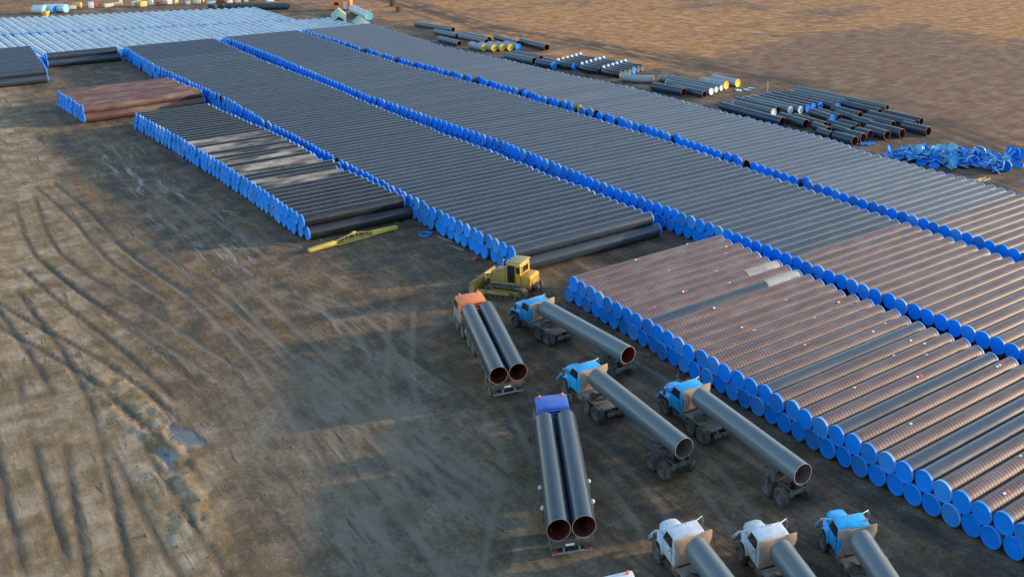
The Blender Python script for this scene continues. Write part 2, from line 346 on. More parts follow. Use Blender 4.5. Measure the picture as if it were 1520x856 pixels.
def build_ground():
    def axis(segs):
        a = [segs[0][0]]
        for lo, hi, st in segs:
            n = max(1, int(round((hi-lo)/st))); a += list(np.linspace(lo, hi, n+1)[1:])
        return np.array(a)
    xs = axis([(-3000, -400, 520), (-400, -60, 40), (-60, 0, 4), (0, 51, .22), (51, 68, .8), (68, 135, 1.0), (135, 300, 3), (300, 700, 25), (700, 4000, 550)])
    ys = axis([(-3000, -300, 540), (-300, -20, 40), (-20, 24, 4), (24, 30, .6), (30, 135, .22), (135, 215, .5), (215, 340, 1.5), (340, 600, 13), (600, 4000, 560)])
    X, Y = np.meshgrid(xs, ys, indexing='ij'); nx, ny = X.shape
    yy = np.array([30, 83, 105, 132, 149, 165, 178.6, 190, 208, 241, 258, 300, 330]); xe = np.array([118, 122, 128, 129.5, 127, 121, 114, 111.5, 108, 107, 103.8, 99, 60])
    steppe = sstep(X-np.interp(Y, yy, xe)+7*(fbm(X/9, Y/12, 5)-.5), -2.5, 5)
    steppe = np.maximum(steppe, sstep(Y+.25*X, 326, 346)*.8)
    # lane of wheel tracks along the edge of the steppe
    ty = np.array([60, 88.6, 100.8, 116.2, 137.7, 154.4, 168.7, 189.4, 212.9, 230.5, 269.1, 330]); tx = np.array([118, 124.6, 127.6, 129.6, 132.2, 130.7, 128.6, 126.0, 122.8, 118.5, 119.2, 122])
    dx = X-np.interp(Y, ty, tx)-1.5*(fbm(X/12, Y/18, 61)-.5); lane = np.zeros_like(X)
    for o_, w_, a_ in ((-1.1, .65, 1), (.9, .65, 1), (2.6, .6, .9), (4.4, .6, .8), (-3.2, .5, .5), (7.5, .5, .4)):
        lane = np.maximum(lane, a_*np.exp(-((dx-o_-.8*np.sin(Y/17+o_))/w_)**2))
    blot = sstep(fbm(X/5, Y/7, 33), .52, .68)*np.exp(-((dx-1)/5)**2)
    lane = np.maximum(lane*sstep(fbm(X/6, Y/14, 35), .25, .5), blot)
    steppe = np.clip(steppe-.9*lane, 0, 1)
    damp = np.exp(-((X-165)/26)**2-((Y-140)/30)**2)+.8*np.exp(-((X-140)/14)**2-((Y-115)/28)**2)-.8*np.exp(-((X-150)/30)**2-((Y-215)/30)**2)-.5*sstep(X, 190, 240)
    dry = sstep(21-X+12*(fbm(X/9, Y/22, 11)-.5)+np.clip(Y-95, -60, 60)*.02, -7, 9)*.72+.25*sstep(Y-150, 0, 60)
    dry = np.clip(dry+.25*(fbm(X/4, Y/8, 71)-.5), 0, 1)
    near = sstep(-Y, -140, -118)*sstep(-X, -52, -46)
    H = .16*(fbm(X/7, Y/10, 1, 3)-.5)+(.3+.7*near)*.10*(fbm(X/1.9, Y/3.1, 2, 2)-.5)+near*.05*(fbm(X/.9, Y/1.1, 3, 1)-.5)
    rough = .35+.35*sstep(26-X, -8, 10)
    H = H*rough*(1-.75*steppe)
    # churned ridge on the left, thrown up by bulldozer blade and wheels
    line = np.interp(Y, [60, 67, 79, 89, 100, 112], [13.2, 14.2, 15.4, 14.2, 12.5, 11.5])
    ridge = np.exp(-((X-line)/1.7)**2)*sstep(Y, 61, 68)*sstep(-Y, -98, -86)
    H = H+ridge*(.55*np.abs(fbm(X/1.2+.12*Y, Y/4.5, 21, 5)-.5)+.42*(fbm(X/.45+.1*Y, Y/1.5, 23, 4)-.5)+.10); dry = np.clip(dry+.6*ridge, 0, 1)
    track = np.zeros_like(X)
    for pts, dep, g in TRACKS:
        c = resample(pts, .25); d = np.gradient(c, axis=0); d /= np.hypot(d[:, 0], d[:, 1])[:, None]; n = np.stack([-d[:, 1], d[:, 0]], 1)
        for sgn in (-1, 1):
            q = c+n*sgn*g/2
            x0, x1 = q[:, 0].min()-1.2, q[:, 0].max()+1.2; y0, y1 = q[:, 1].min()-1.2, q[:, 1].max()+1.2
            I = np.where((xs > x0) & (xs < x1))[0]; J = np.where((ys > y0) & (ys < y1))[0]
            if not len(I) or not len(J): continue
            sub = np.ix_(I, J); qx = np.interp(Y[sub], *(lambda o: (q[o, 1], q[o, 0]))(np.argsort(q[:, 1])))
            # perpendicular distance, tracks run mostly along y
            sl = np.gradient(q[:, 0])/np.where(np.abs(np.gradient(q[:, 1])) < 1e-6, 1e-6, np.gradient(q[:, 1])); fac = 1/np.sqrt(1+np.median(sl)**2)
            dist = np.abs(X[sub]-qx)*fac; ends = sstep(Y[sub], y0+1.2, y0+4)*sstep(-Y[sub], -y1+1.2, -y1+4)
            brk = ends*sstep(fbm(X[sub]/9, Y[sub]/22, 77), .22, .52)
            rut = np.exp(-(dist/.26)**6); berm = np.exp(-((dist-.40)/.13)**2)
            lug = .5+.5*np.sign(np.sin(Y[sub]*2*math.pi/.55))
            H[sub] += brk*.65*(-dep*rut*(.9+.1*lug)+.45*dep*berm*(.4+fbm(X[sub]/.5, Y[sub]/2.2, 9, 2)))
            track[sub] = np.maximum(track[sub], brk*rut)
    # ground pressed flat under the stacks, the trucks and the machine
    flat = np.zeros_like(X)
    for (x0, x1, y0, y1) in FLATS:
        flat = np.maximum(flat, sstep(X, x0-1.5, x0)*sstep(-X, -x1-1.5, -x1)*sstep(Y, y0-1.5, y0)*sstep(-Y, -y1-1.5, -y1))
    H = np.minimum(H*(1-flat), .30); H = np.where(flat > .3, np.minimum(H, .03), H)
    # hollows with ice and standing water
    wet = np.zeros_like(X); frost = np.exp(-((X-28.8)/3.6)**4-((Y-138)/32)**4)+.5*np.exp(-((X-31)/3)**4-((Y-84)/16)**4)
    for (cx, cy, ax, ay, a) in [(16.4, 79.2, .75, 2.8, 1), (14.4, 76.4, .7, 2.0, 1), (5, 76, .4, 5, .5), (22.6, 84, .6, 5, .45)]:
        xx = X-cx-.04*(Y-cy)+2.6*(fbm(X/1.6, Y/4, 41)-.5); wet = np.maximum(wet, a*np.exp(-(xx/ax)**2-((Y-cy)/ay)**2))
    wet = sstep(wet*(.35+1.1*fbm(X/1.1, Y/2.2, 43)), .30, .52)*np.where(flat > .4, 0, 1)
    H = H*(1-.85*wet)-.02*wet
    far = sstep(np.hypot(X-60, Y-120), 250, 420); H = H*(1-far)-.0*far
    me = bpy.data.meshes.new('ground'); nv = nx*ny
    me.vertices.add(nv); me.vertices.foreach_set('co', np.stack([X, Y, H], -1).reshape(-1).astype(np.float32))
    idx = np.arange(nv).reshape(nx, ny)
    q = np.stack([idx[:-1, :-1], idx[1:, :-1], idx[1:, 1:], idx[:-1, 1:]], -1).reshape(-1, 4)
    me.loops.add(q.size); me.loops.foreach_set('vertex_index', q.reshape(-1).astype(np.int32))
    me.polygons.add(len(q)); me.polygons.foreach_set('loop_start', (np.arange(len(q))*4).astype(np.int32))
    me.polygons.foreach_set('use_smooth', np.ones(len(q), bool))
    me.update(calc_edges=True)
    for nme, arr in (('dry', dry), ('wet', wet), ('track', track), ('steppe', steppe), ('damp', damp), ('lane', lane), ('khaki', np.clip(sstep(X, 14, 21)*sstep(-X, -37, -28)*sstep(-Y-.4*X, -102, -84)+.2*sstep(-X, -16, -6)*sstep(-Y, -112, -84), 0, 1)), ('frost', frost*(flat < .4))):
        a = me.attributes.new(nme, 'FLOAT', 'POINT'); a.data.foreach_set('value', arr.reshape(-1).astype(np.float32))
    me.materials.append(GROUND)
    o = link('ground', me); o['kind'] = 'structure'; o['label'] = 'muddy brown yard ground with tyre tracks running out into dry steppe'
    return xs, ys, H
FLATS = [(49, 68, 28, 82), (47.5, 67, 90, 240), (62, 104, 30, 240), (33, 48, 112, 178), (27, 46, 184, 201), (8, 44, 217, 251), (20, 96, 247, 304),
         (42, 47.5, 64, 83), (38.8, 43, 50, 70), (42.8, 47.5, 43, 63), (30.5, 36.5, 38, 50), (34, 40, 34, 48), (38, 45, 30, 45), (44, 49.5, 84, 90.5), (34, 42, 68, 87), (28, 39, 48, 68), (26, 33, 36, 50), (35, 46.5, 108, 112),
         (102, 132, 98, 245), (108, 122, 78, 98)]
GXS, GYS, GH = build_ground()
def gz(x, y):
    i = min(max(np.searchsorted(GXS, x), 1), len(GXS)-1); j = min(max(np.searchsorted(GYS, y), 1), len(GYS)-1)
    i = i if abs(GXS[i]-x) < abs(GXS[i-1]-x) else i-1; j = j if abs(GYS[j]-y) < abs(GYS[j-1]-y) else j-1
    return float(GH[i, j])

# ------------------------------------------------------------------ pipes
D = 1.42; RAD = D/2; ZB = 0.085
def pipe_wall_mesh(kind, mat, inner, L, seg=28, r=RAD):
    k = ('wall', kind, mat.name, inner.name, L, r)
    if k in MC: return MC[k]
    h = L/2
    if kind == 'wrapped':
        prof = [(-h, r)]; x = -h+.45
        while x < h-.45:
            prof += [(x, r), (x+.02, r+.0015), (x+.17, r+.0015), (x+.19, r)]; x += .30
        prof += [(h, r)]
    else:
        prof = [(-h+L*i/6, r) for i in range(7)]
    mb = MB(); mb.lathe(prof, seg); n1 = len(mb.f)
    mb.lathe([(h, r), (h, r-.035)], seg); mb.lathe([(-h, r-.035), (-h, r)], seg); n2 = len(mb.f)
    mb.lathe([(h, r-.035), (h/2, r-.035), (-h/2, r-.035), (-h, r-.035)], seg)
    me = bpy.data.meshes.new('pipe_wall'); me.from_pydata(mb.v, [], mb.f)
    for m in (mat, RIMM, inner): me.materials.append(m)
    mi = [0]*n1+[1]*(n2-n1)+[2]*(len(mb.f)-n2); me.polygons.foreach_set('material_index', mi)
    bm = bmesh.new(); bm.from_mesh(me); bmesh.ops.remove_doubles(bm, verts=bm.verts, dist=1e-4); bmesh.ops.recalc_face_normals(bm, faces=bm.faces); bm.to_mesh(me); bm.free()
    me.shade_smooth(); me.set_sharp_from_angle(angle=R(40))
    MC[k] = me; return me
def cap_mesh(mat, r=RAD, seg=26, variant=0):
    """Moulded cover over a pipe end, axis +x outward: a lip over the pipe and a dished face."""
    k = ('cap', mat.name, r, variant)
    if k in MC: return MC[k]
    q = r/RAD; dish = (-.02, .012, -.045)[variant]
    prof = [(-.13, .735*q), (.015, .735*q), (.038, .715*q), (.036, .645*q), (.012+dish*.4, .60*q), (dish, .36*q), (dish+.004, .12*q), (dish+.002, 0)]
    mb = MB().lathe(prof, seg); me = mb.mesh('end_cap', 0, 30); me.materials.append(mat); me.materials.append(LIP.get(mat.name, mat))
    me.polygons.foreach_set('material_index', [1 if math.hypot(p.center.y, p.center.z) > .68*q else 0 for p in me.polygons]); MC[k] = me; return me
def put_pipe(name, label, cat, group, p0, p1, z, kind, mat, inner, capa, capb, r=RAD, base_L=None, rnd=None):
    """One pipe with its end covers. p0, p1: plan ends; z: height of the axis; capa/capb: cover material at p0/p1 or None."""
    rnd = rnd or random
    a = Vector((p0[0], p0[1])); b = Vector((p1[0], p1[1])); L = (b-a).length; c = (a+b)/2
    rz = math.atan2(b.y-a.y, b.x-a.x); Lm = base_L or round(L*2)/2
    t = thing(name, label, cat, (c.x, c.y, z-r), rz, group)
    roll = rnd.uniform(0, 6.28)
    link('pipe_wall', pipe_wall_mesh(kind, mat, inner, Lm, r=r), t, (0, 0, r), (roll, 0, 0), (L/Lm, 1, 1))
    for m, s in ((capa, -1), (capb, 1)):
        if m is None: continue
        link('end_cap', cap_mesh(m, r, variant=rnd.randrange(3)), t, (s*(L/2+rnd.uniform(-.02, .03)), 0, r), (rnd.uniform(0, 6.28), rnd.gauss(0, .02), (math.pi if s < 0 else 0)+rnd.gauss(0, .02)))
    return t
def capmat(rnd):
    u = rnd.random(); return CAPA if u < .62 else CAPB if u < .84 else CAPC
P = lambda L: (np.array([a[1] for a in L[::-1]]), np.array([a[0] for a in L[::-1]]))
BL = P([(44.44, 240.5), (44.34, 214.33), (45.9, 190.19), (46.7, 176.08), (46.7, 157.9), (47.25, 148.58), (47.6, 131.08), (48.2, 114.73), (48.5, 105.16), (48.85, 97.25), (49.15, 91.0)])
BR = P([(60.75, 240.5), (61.0, 206.29), (62.3, 181.01), (62.7, 159.37), (63.2, 145.89), (63.7, 133.09), (64.4, 125.64), (64.6, 115.08), (65.3, 103.99), (65.65, 93.42), (65.9, 91.0)])
CL = P([(62.5, 240.5), (63.2, 231.18), (64.2, 212.69), (64.4, 186.05), (64.6, 168.9), (65.7, 155.12), (66.4, 144.99), (67.2, 135.61), (67.75, 128.28), (67.95, 102.93), (68.17, 98.76), (68.74, 84.63), (69.15, 75.45), (69.2, 63.36), (69.5, 54.04), (69.5, 30)])
CR = P([(77.6, 240.5), (78.4, 217.98), (78.7, 204.11), (79.8, 186.7), (81.3, 174.27), (83.2, 156.9), (83.9, 141.85), (84.6, 132.3), (85.1, 123.12), (85.4, 114.95), (85.4, 97.26), (85.4, 88.25), (85.1, 76.93), (85.25, 70.22), (85.3, 63.26), (85.4, 30)])
DL = P([(78.4, 240.5), (80.2, 209.17), (81.8, 191.38), (83.4, 177.61), (85.4, 160.94), (86.4, 146.32), (87.1, 136.31), (87.5, 126.37), (87.7, 118.18), (87.5, 99.76), (87.4, 90.21), (87.3, 79.03), (87.5, 72.07), (87.5, 64.98), (88.0, 30)])
DR = P([(93.3, 240.5), (93.5, 218.86), (93.7, 200.33), (94.8, 191.81), (96.0, 183.67), (96.9, 176.48), (97.7, 168.26), (98.8, 158.49), (100.1, 152.14), (100.9, 146.45), (101.4, 138.99), (101.7, 131.44), (102.0, 124.33), (102.7, 115.14), (103.1, 107.3), (103.45, 103.19), (103.45, 100.27), (102.5, 93.67), (102.6, 90.43), (102.9, 83.86), (103.2, 78.32), (103.3, 74.2), (103.3, 30)])
LL = P([(33.28, 177.5), (34.73, 158.02), (35.57, 142.13), (36.14, 127.96), (36.3, 116.69), (36.55, 113)])
LR = P([(43.13, 177.5), (44.15, 165.44), (45.43, 152.88), (46.02, 142.47), (45.9, 133.25), (46.22, 129.86), (47.03, 123.39), (47.71, 113)])
EL = P([(49.75, 82.5), (49.65, 75), (49.6, 70), (49.45, 63), (49.5, 55), (49.45, 48), (49.6, 43), (49.8, 38), (50.1, 33), (50.2, 26)])
SP = 1.452; DZ = math.sqrt(D*D-(SP/2)**2); ZTOP = ZB+RAD+DZ
SPE = 1.478; ZTOPE = ZB+RAD+math.sqrt(D*D-(SPE/2)**2)
rnd = random.Random(3)
todo = []          # coated pipes competing for the 300 single objects: (screen size, args)
def ends(pl, pr, y, j=.10):
    return float(np.interp(y, *pl))+rnd.gauss(0, j), float(np.interp(y, *pr))+rnd.gauss(0, j)
def size(x0, x1, y, vis=1.0):
    d2 = ((x0+x1)/2)**2+y*y+1600; return (x1-x0)*vis/d2
LONG = {'B': 'long stack behind the bulldozer', 'C': 'middle of three long stacks', 'D': 'rightmost of three long stacks', 'L': 'short stack beside the yellow beam'}
def pair_caps(): return capmat(rnd), capmat(rnd)
# B: the long stack behind the bulldozer, counted from its near end
n = int((239.6-91.5)/SP)
for i in range(n):
    y = 91.5+SP*i; x0, x1 = ends(BL, BR, y, .08); ca, cb = pair_caps()
    if i == 29 or i == 61: ca = None
    todo.append((size(x0, x1, y), 'black coated pipe, %s from near end, top layer, %s' % (ordinal(i+1), LONG['B']), (x0, y), (x1, y), ZTOP, BLACK, ca, cb, 'pipes in the long stack behind the bulldozer'))
for i in range(n+1):
    y = 91.5-SP/2+SP*i; x0, x1 = ends(BL, BR, y, .10)
    if i == 0: x1 += .5
    ca, cb = pair_caps()
    todo.append((size(x0, x1, y, .05 if i else .3), 'black coated pipe, %s from near end, bottom layer, %s' % (ordinal(i+1), LONG['B']), (x0, y), (x1, y), ZB+RAD, BLACK, ca, cb, 'pipes in the long stack behind the bulldozer'))
# L: the shorter, dustier stack beside the yellow beam
n = int((176.8-113.9)/SP)
for i in range(n):
    y = 113.9+SP*i; x0, x1 = ends(LL, LR, y, .05); ca, cb = pair_caps(); dusty = 9 <= i <= 27 and rnd.random() < .72
    if i in (12, 13): x1 += .9
    todo.append((size(x0, x1, y, 1.2), '%s pipe, %s from near end, top layer, %s' % ('dust-coated dark' if dusty else 'black coated', ordinal(i+1), LONG['L']), (x0, y), (x1, y), ZTOP, BLACKD if dusty else COAT_L, ca, cb, 'pipes in the short stack'))
for i in range(n+1):
    y = 113.9-SP/2+SP*i; x0, x1 = ends(LL, LR, y, .06); ca, cb = pair_caps()
    if i == 0: x0 += .3; x1 += .6
    todo.append((size(x0, x1, y, .09 if i else .5), 'black coated pipe, %s from near end, bottom layer, %s' % (ordinal(i+1), LONG['L']), (x0, y), (x1, y), ZB+RAD, COAT_L, ca, cb, 'pipes in the short stack'))
# C and D: the two long stacks on the right, brown-wrapped at the near end, black beyond
for key, pl, pr, ysplit, yn in (('C', CL, CR, 72.3, 33.5), ('D', DL, DR, 70.4, 45)):
    y0 = ysplit+SP/2; n = int((239.4-y0)/SP)
    for i in range(n):
        y = y0+SP*i; x0, x1 = ends(pl, pr, y, .07 if key == 'C' else .12); ca, cb = pair_caps()
        if key == 'D':
            x0 += .55*(math.sin(i*2.3)+math.sin(i*.9))*.35 if 35 < i else 0
            if i in (20, 44): ca = None
            if i == 47: ca = CAPY
            if i % 9 == 4 and i > 12: x0 += .7
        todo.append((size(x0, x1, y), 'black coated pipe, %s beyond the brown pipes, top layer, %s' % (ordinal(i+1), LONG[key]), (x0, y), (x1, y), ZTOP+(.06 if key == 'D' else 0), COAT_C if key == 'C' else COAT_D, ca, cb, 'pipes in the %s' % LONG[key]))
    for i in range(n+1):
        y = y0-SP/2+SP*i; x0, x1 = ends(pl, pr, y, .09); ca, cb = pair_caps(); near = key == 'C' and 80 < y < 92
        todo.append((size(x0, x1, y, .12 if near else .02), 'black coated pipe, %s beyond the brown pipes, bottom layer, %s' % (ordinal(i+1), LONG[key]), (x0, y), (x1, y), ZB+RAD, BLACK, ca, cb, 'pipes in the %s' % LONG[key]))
    m = int((y0-yn)/SP)
    for i in range(1, m+1):
        y = y0-SP*i; x0, x1 = ends(pl, pr, y, .07); ca, cb = pair_caps()
        put_pipe('wrapped_pipe', 'brown-wrapped pipe, %s before the black ones, top layer, %s' % (ordinal(i), LONG[key]), 'pipe', 'brown-wrapped pipes at the near end of the long stacks', (x0, y), (x1, y), ZTOP+(.06 if key == 'D' else 0), 'wrapped', WRAP, INNER, ca, cb, base_L=16.0, rnd=rnd)
# F and G: the black stack cut by the left edge, and the small one beside it
for i in range(19):
    y = 222.2+SP*i; x1 = 29.2+.11*(y-222)*.4+rnd.gauss(0, .06)
    todo.append((size(x1-8, x1, y), 'black coated pipe, %s from near end, top layer, stack cut by left edge' % ordinal(i+1), (x1-12, y), (x1, y), ZTOP, BLACK, CAPA, capmat(rnd), 'pipes in the stack at the left edge'))
for i in range(20):
    y = 222.2-SP/2+SP*i; x1 = 29.2+.11*(y-222)*.4+rnd.gauss(0, .06)
    todo.append((size(x1-8, x1, y, .1), 'black coated pipe, %s from near end, bottom layer, stack cut by left edge' % ordinal(i+1), (x1-12, y), (x1, y), ZB+RAD, BLACK, CAPA, capmat(rnd), 'pipes in the stack at the left edge'))
for k, (y, z, w) in enumerate(((237.6, ZTOP, 'upper'), (237.6+SP/2, ZB+RAD, 'farther bottom'), (237.6-SP/2, ZB+RAD, 'nearer bottom'))):
    put_pipe('coated_pipe', '%s black pipe of the small far stack beside the left stack' % w, 'pipe', 'small stack of three pipes', (31.3, y), (43.2+.4*(z < 1), y), z, 'plain', BLACK, INNER, CAPA, CAPB, rnd=rnd)
todo.sort(key=lambda a: -a[0])
NSINGLE = 297
for s, lab, p0, p1, z, mat, ca, cb, grp in todo[:NSINGLE]:
    put_pipe('coated_pipe', lab, 'pipe', grp, p0, p1, z, 'plain', mat, INNER, ca, cb, base_L=12.0 if (p1[0]-p0[0]) < 13.5 else 16.0, rnd=rnd)
# the rest of the coated pipes: too many and too small to be told apart
mb = MB(); mi = []; mats = [BLACK, CAPA, CAPB, CAPC, CAPY, LIPB, COAT_L, COAT_C, COAT_D, BLACKD]
for s, lab, p0, p1, z, mat, ca, cb, grp in todo[NSINGLE:]:
    M = Matrix.Translation((0, p0[1], z)); k = len(mb.f)
    mb.lathe([(p0[0], RAD), (p1[0], RAD)], 16, M=M); mi += [mats.index(mat)]*(len(mb.f)-k)
    for m, x, sg in ((ca, p0[0], -1), (cb, p1[0], 1)):
        if m is None: continue
        k = len(mb.f)
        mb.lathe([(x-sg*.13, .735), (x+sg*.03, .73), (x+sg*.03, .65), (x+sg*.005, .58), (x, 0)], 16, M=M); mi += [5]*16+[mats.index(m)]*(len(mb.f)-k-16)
me = bpy.data.meshes.new('far_coated_pipes'); me.from_pydata(mb.v, [], mb.f)
for m in mats: me.materials.append(m)
me.polygons.foreach_set('material_index', mi)
bm = bmesh.new(); bm.from_mesh(me); bmesh.ops.recalc_face_normals(bm, faces=bm.faces); bm.to_mesh(me); bm.free()
me.shade_smooth(); me.set_sharp_from_angle(angle=R(35))
o = link('far_coated_pipes', me); o['kind'] = 'stuff'; o['label'] = 'black coated pipes of the far ends and lower layers, seen as one mass'; o['category'] = 'pipes'

# E: the near right stack of brown-wrapped pipes beside the trucks
plain = {8, 18, 23, 27, 28}; n = 37
tagm = MB().box((0, 0, 0), (.22, .16, .03)); tagw = tagm.mesh('inspection_tag', .01); tagw.materials.append(TAGW)
markm = MB().box((0, 0, 0), (.34, .24, .012)); markr = markm.mesh('paint_mark', .004); markr.materials.append(TAGR)
slv = MB().lathe([(-2.0, RAD+.022), (-1.7, RAD+.03), (2.0, RAD+.03), (2.03, RAD+.022)], 28).mesh('end_sleeve', 0); slv.materials.append(simple('pale_frosted_coat', (0.34, 0.36, 0.36), 0.5, dirt=(0.10, 0.10, 0.11), amount=0.8, scale=1.2, stretch=(.4, 1, 1)))
for i in range(n):
    y = 81.0-SPE*i; x0 = float(np.interp(y, *EL))+rnd.gauss(0, .05); x1 = x0+17.5+rnd.gauss(0, .12); ca, cb = pair_caps()
    if i in (16, 21, 24): x1 += .35
    pl_ = i in plain
    t = put_pipe('coated_pipe' if pl_ else 'wrapped_pipe', '%s pipe, %s from far end, top layer, near right stack by trucks' % ('plain black' if pl_ else 'brown-wrapped', ordinal(i+1)), 'pipe',
             'pipes in the near right stack', (x0, y), (x1, y), ZTOPE, 'plain' if pl_ else 'wrapped', COAT_C if pl_ else WRAP, INNER, ca, cb, base_L=17.5, rnd=rnd)
    L = x1-x0
    if i in (6, 8): link('end_sleeve', slv, t, (L/2-2.3, 0, RAD))
    for k in range(rnd.choice((0, 1, 1, 2)) if not pl_ else 0):
        xx = rnd.uniform(-.42, .42)*L; an = rnd.uniform(-.5, .5); rr = RAD+.035
        loc = (xx, math.sin(an)*rr, RAD+math.cos(an)*rr)
        link('inspection_tag', tagw, t, loc, (-an, 0, rnd.uniform(-.4, .4)))
        if rnd.random() < .6: link('paint_mark', markr, t, (xx+.34, loc[1], loc[2]-.012), (-an, 0, rnd.uniform(-.4, .4)))
for i in range(n+1):
    y = 81.0+SPE/2-SPE*i; x0 = float(np.interp(y, *EL))+rnd.gauss(0, .07)-.02; x1 = x0+17.5; ca, cb = pair_caps()
    put_pipe('wrapped_pipe', 'brown-wrapped pipe, %s from far end, bottom layer, near right stack by trucks' % ordinal(i+1), 'pipe', 'pipes in the near right stack', (x0, y), (x1, y), ZB+RAD, 'wrapped', WRAP, INNER, ca, cb, base_L=17.5, rnd=rnd)
# the rusty stack on the left
for lay in (0, 1):
    for i in range(11-lay):
        y = 184.6+1.45*i+lay*.72; x0 = np.interp(y, (184, 201), (28.4, 27.1))+rnd.gauss(0, .06); x1 = np.interp(y, (184, 201), (45.4, 43.2))+rnd.gauss(0, .1)
        put_pipe('rusty_pipe', 'rusty brown pipe, %s from near end, %s layer, brown stack at left' % (ordinal(i+1), 'top' if lay else 'bottom'), 'pipe', 'rusty brown pipes at left', (x0, y-.035*0), (x1, y+1.2), ZB+RAD+lay*DZ, 'plain', RUSTP, INNER, capmat(rnd), capmat(rnd), base_L=16.5, rnd=rnd)
# the far field of pale blue pipes, two rows lying end to end towards the camera
def far_row(which, x0, x1, fa, fb, z):
    k = 0; x = x0
    while x < x1:
        k += 1; a = fa(x)+rnd.gauss(0, .25); b = fb(x)+rnd.gauss(0, .25)
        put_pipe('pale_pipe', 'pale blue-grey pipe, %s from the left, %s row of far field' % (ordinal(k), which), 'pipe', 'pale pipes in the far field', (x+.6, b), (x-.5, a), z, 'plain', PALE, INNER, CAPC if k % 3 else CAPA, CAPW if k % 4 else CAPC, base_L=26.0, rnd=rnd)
        x += 1.56
far_row('farther', 26.5, 85, lambda x: 304-.29*(x-30), lambda x: 276-.27*(x-30), .80)
far_row('nearer', 22.5, 94, lambda x: 274.6-.24*(x-30), lambda x: 241.5, .80)
# timber runners the stacks lie on
def runner(label, x, y0, y1, lean=0.0):
    L = y1-y0; mb = MB().box((0, 0, 0), (.22, L, ZB-.004)); me = mb.mesh('timber_runner', .01, 0); me.materials.append(WOOD)
    o = link('timber_runner', me, None, (x, (y0+y1)/2, ZB/2-.0015), (0, 0, lean)); tag(o, label, 'timber', 'timber runners under the stacks')
for nm, fL, fR, a, b in (('long stack behind the bulldozer', BL, BR, 90.5, 239), ('short stack beside the yellow beam', LL, LR, 112.2, 176), ('near right stack beside the trucks', EL, None, 27, 82), ('middle of three long stacks', CL, CR, 33, 239), ('rightmost of three long stacks', DL, DR, 45, 239)):
    for s_, w in ((.12, 'left'), (.88, 'right')):
        def at(y):
            l = float(np.interp(y, *fL)); r_ = float(np.interp(y, *fR)) if fR is not None else l+17.5
            return l+(r_-l)*s_
        runner('grey timber runner under the %s end of the %s' % (w, nm), (at(a)+at(b))/2, a, b, -math.atan2(at(b)-at(a), b-a))

# ------------------------------------------------------------------ wheels
def tyre_mb(r, w):
    mb = MB().lathe([(-w/2, r*.58), (-w/2*1.04, r*.72), (-w/2, r*.93), (-w/2*.8, r*.985), (0, r), (w/2*.8, r*.985), (w/2, r*.93), (w/2*1.04, r*.72), (w/2, r*.58)], 26, 'y')
    for k in range(20):
        a = k*2*math.pi/20
        for s in (-1, 1):
            M = Matrix.Rotation(a+(.08 if s > 0 else 0), 4, 'Y') @ Matrix.Translation((0, s*w*.27, r+.008)) @ Matrix.Rotation(s*.5, 4, 'Z')
            mb.box((0, 0, 0), (r*.13, w*.42, .035), M)
    return mb
def rim_mb(r, w):
    return MB().lathe([(-w*.5, r*.585), (-w*.40, r*.53), (-w*.22, r*.46), (-w*.26, r*.26), (-w*.36, r*.22), (-w*.40, r*.12), (-w*.40, 0)], 20, 'y').lathe([(w*.5, r*.585), (w*.40, r*.53), (w*.22, r*.46), (w*.26, r*.26), (w*.36, r*.22), (w*.40, r*.12), (w*.40, 0)], 20, 'y')
def wheel(parent, x, y, r=.61, w=.42, z=None):
    wo_ = part('wheel', lambda: tyre_mb(r, w), TYRE, parent, loc=(x, y, r+.02 if z is None else z), rot=(0, random.uniform(0, 1), 0), key='tyre%.2f%.2f' % (r, w))
    part('rim', lambda: rim_mb(r, w), RIM, wo_, key='rim%.2f%.2f' % (r, w))
    return wo_

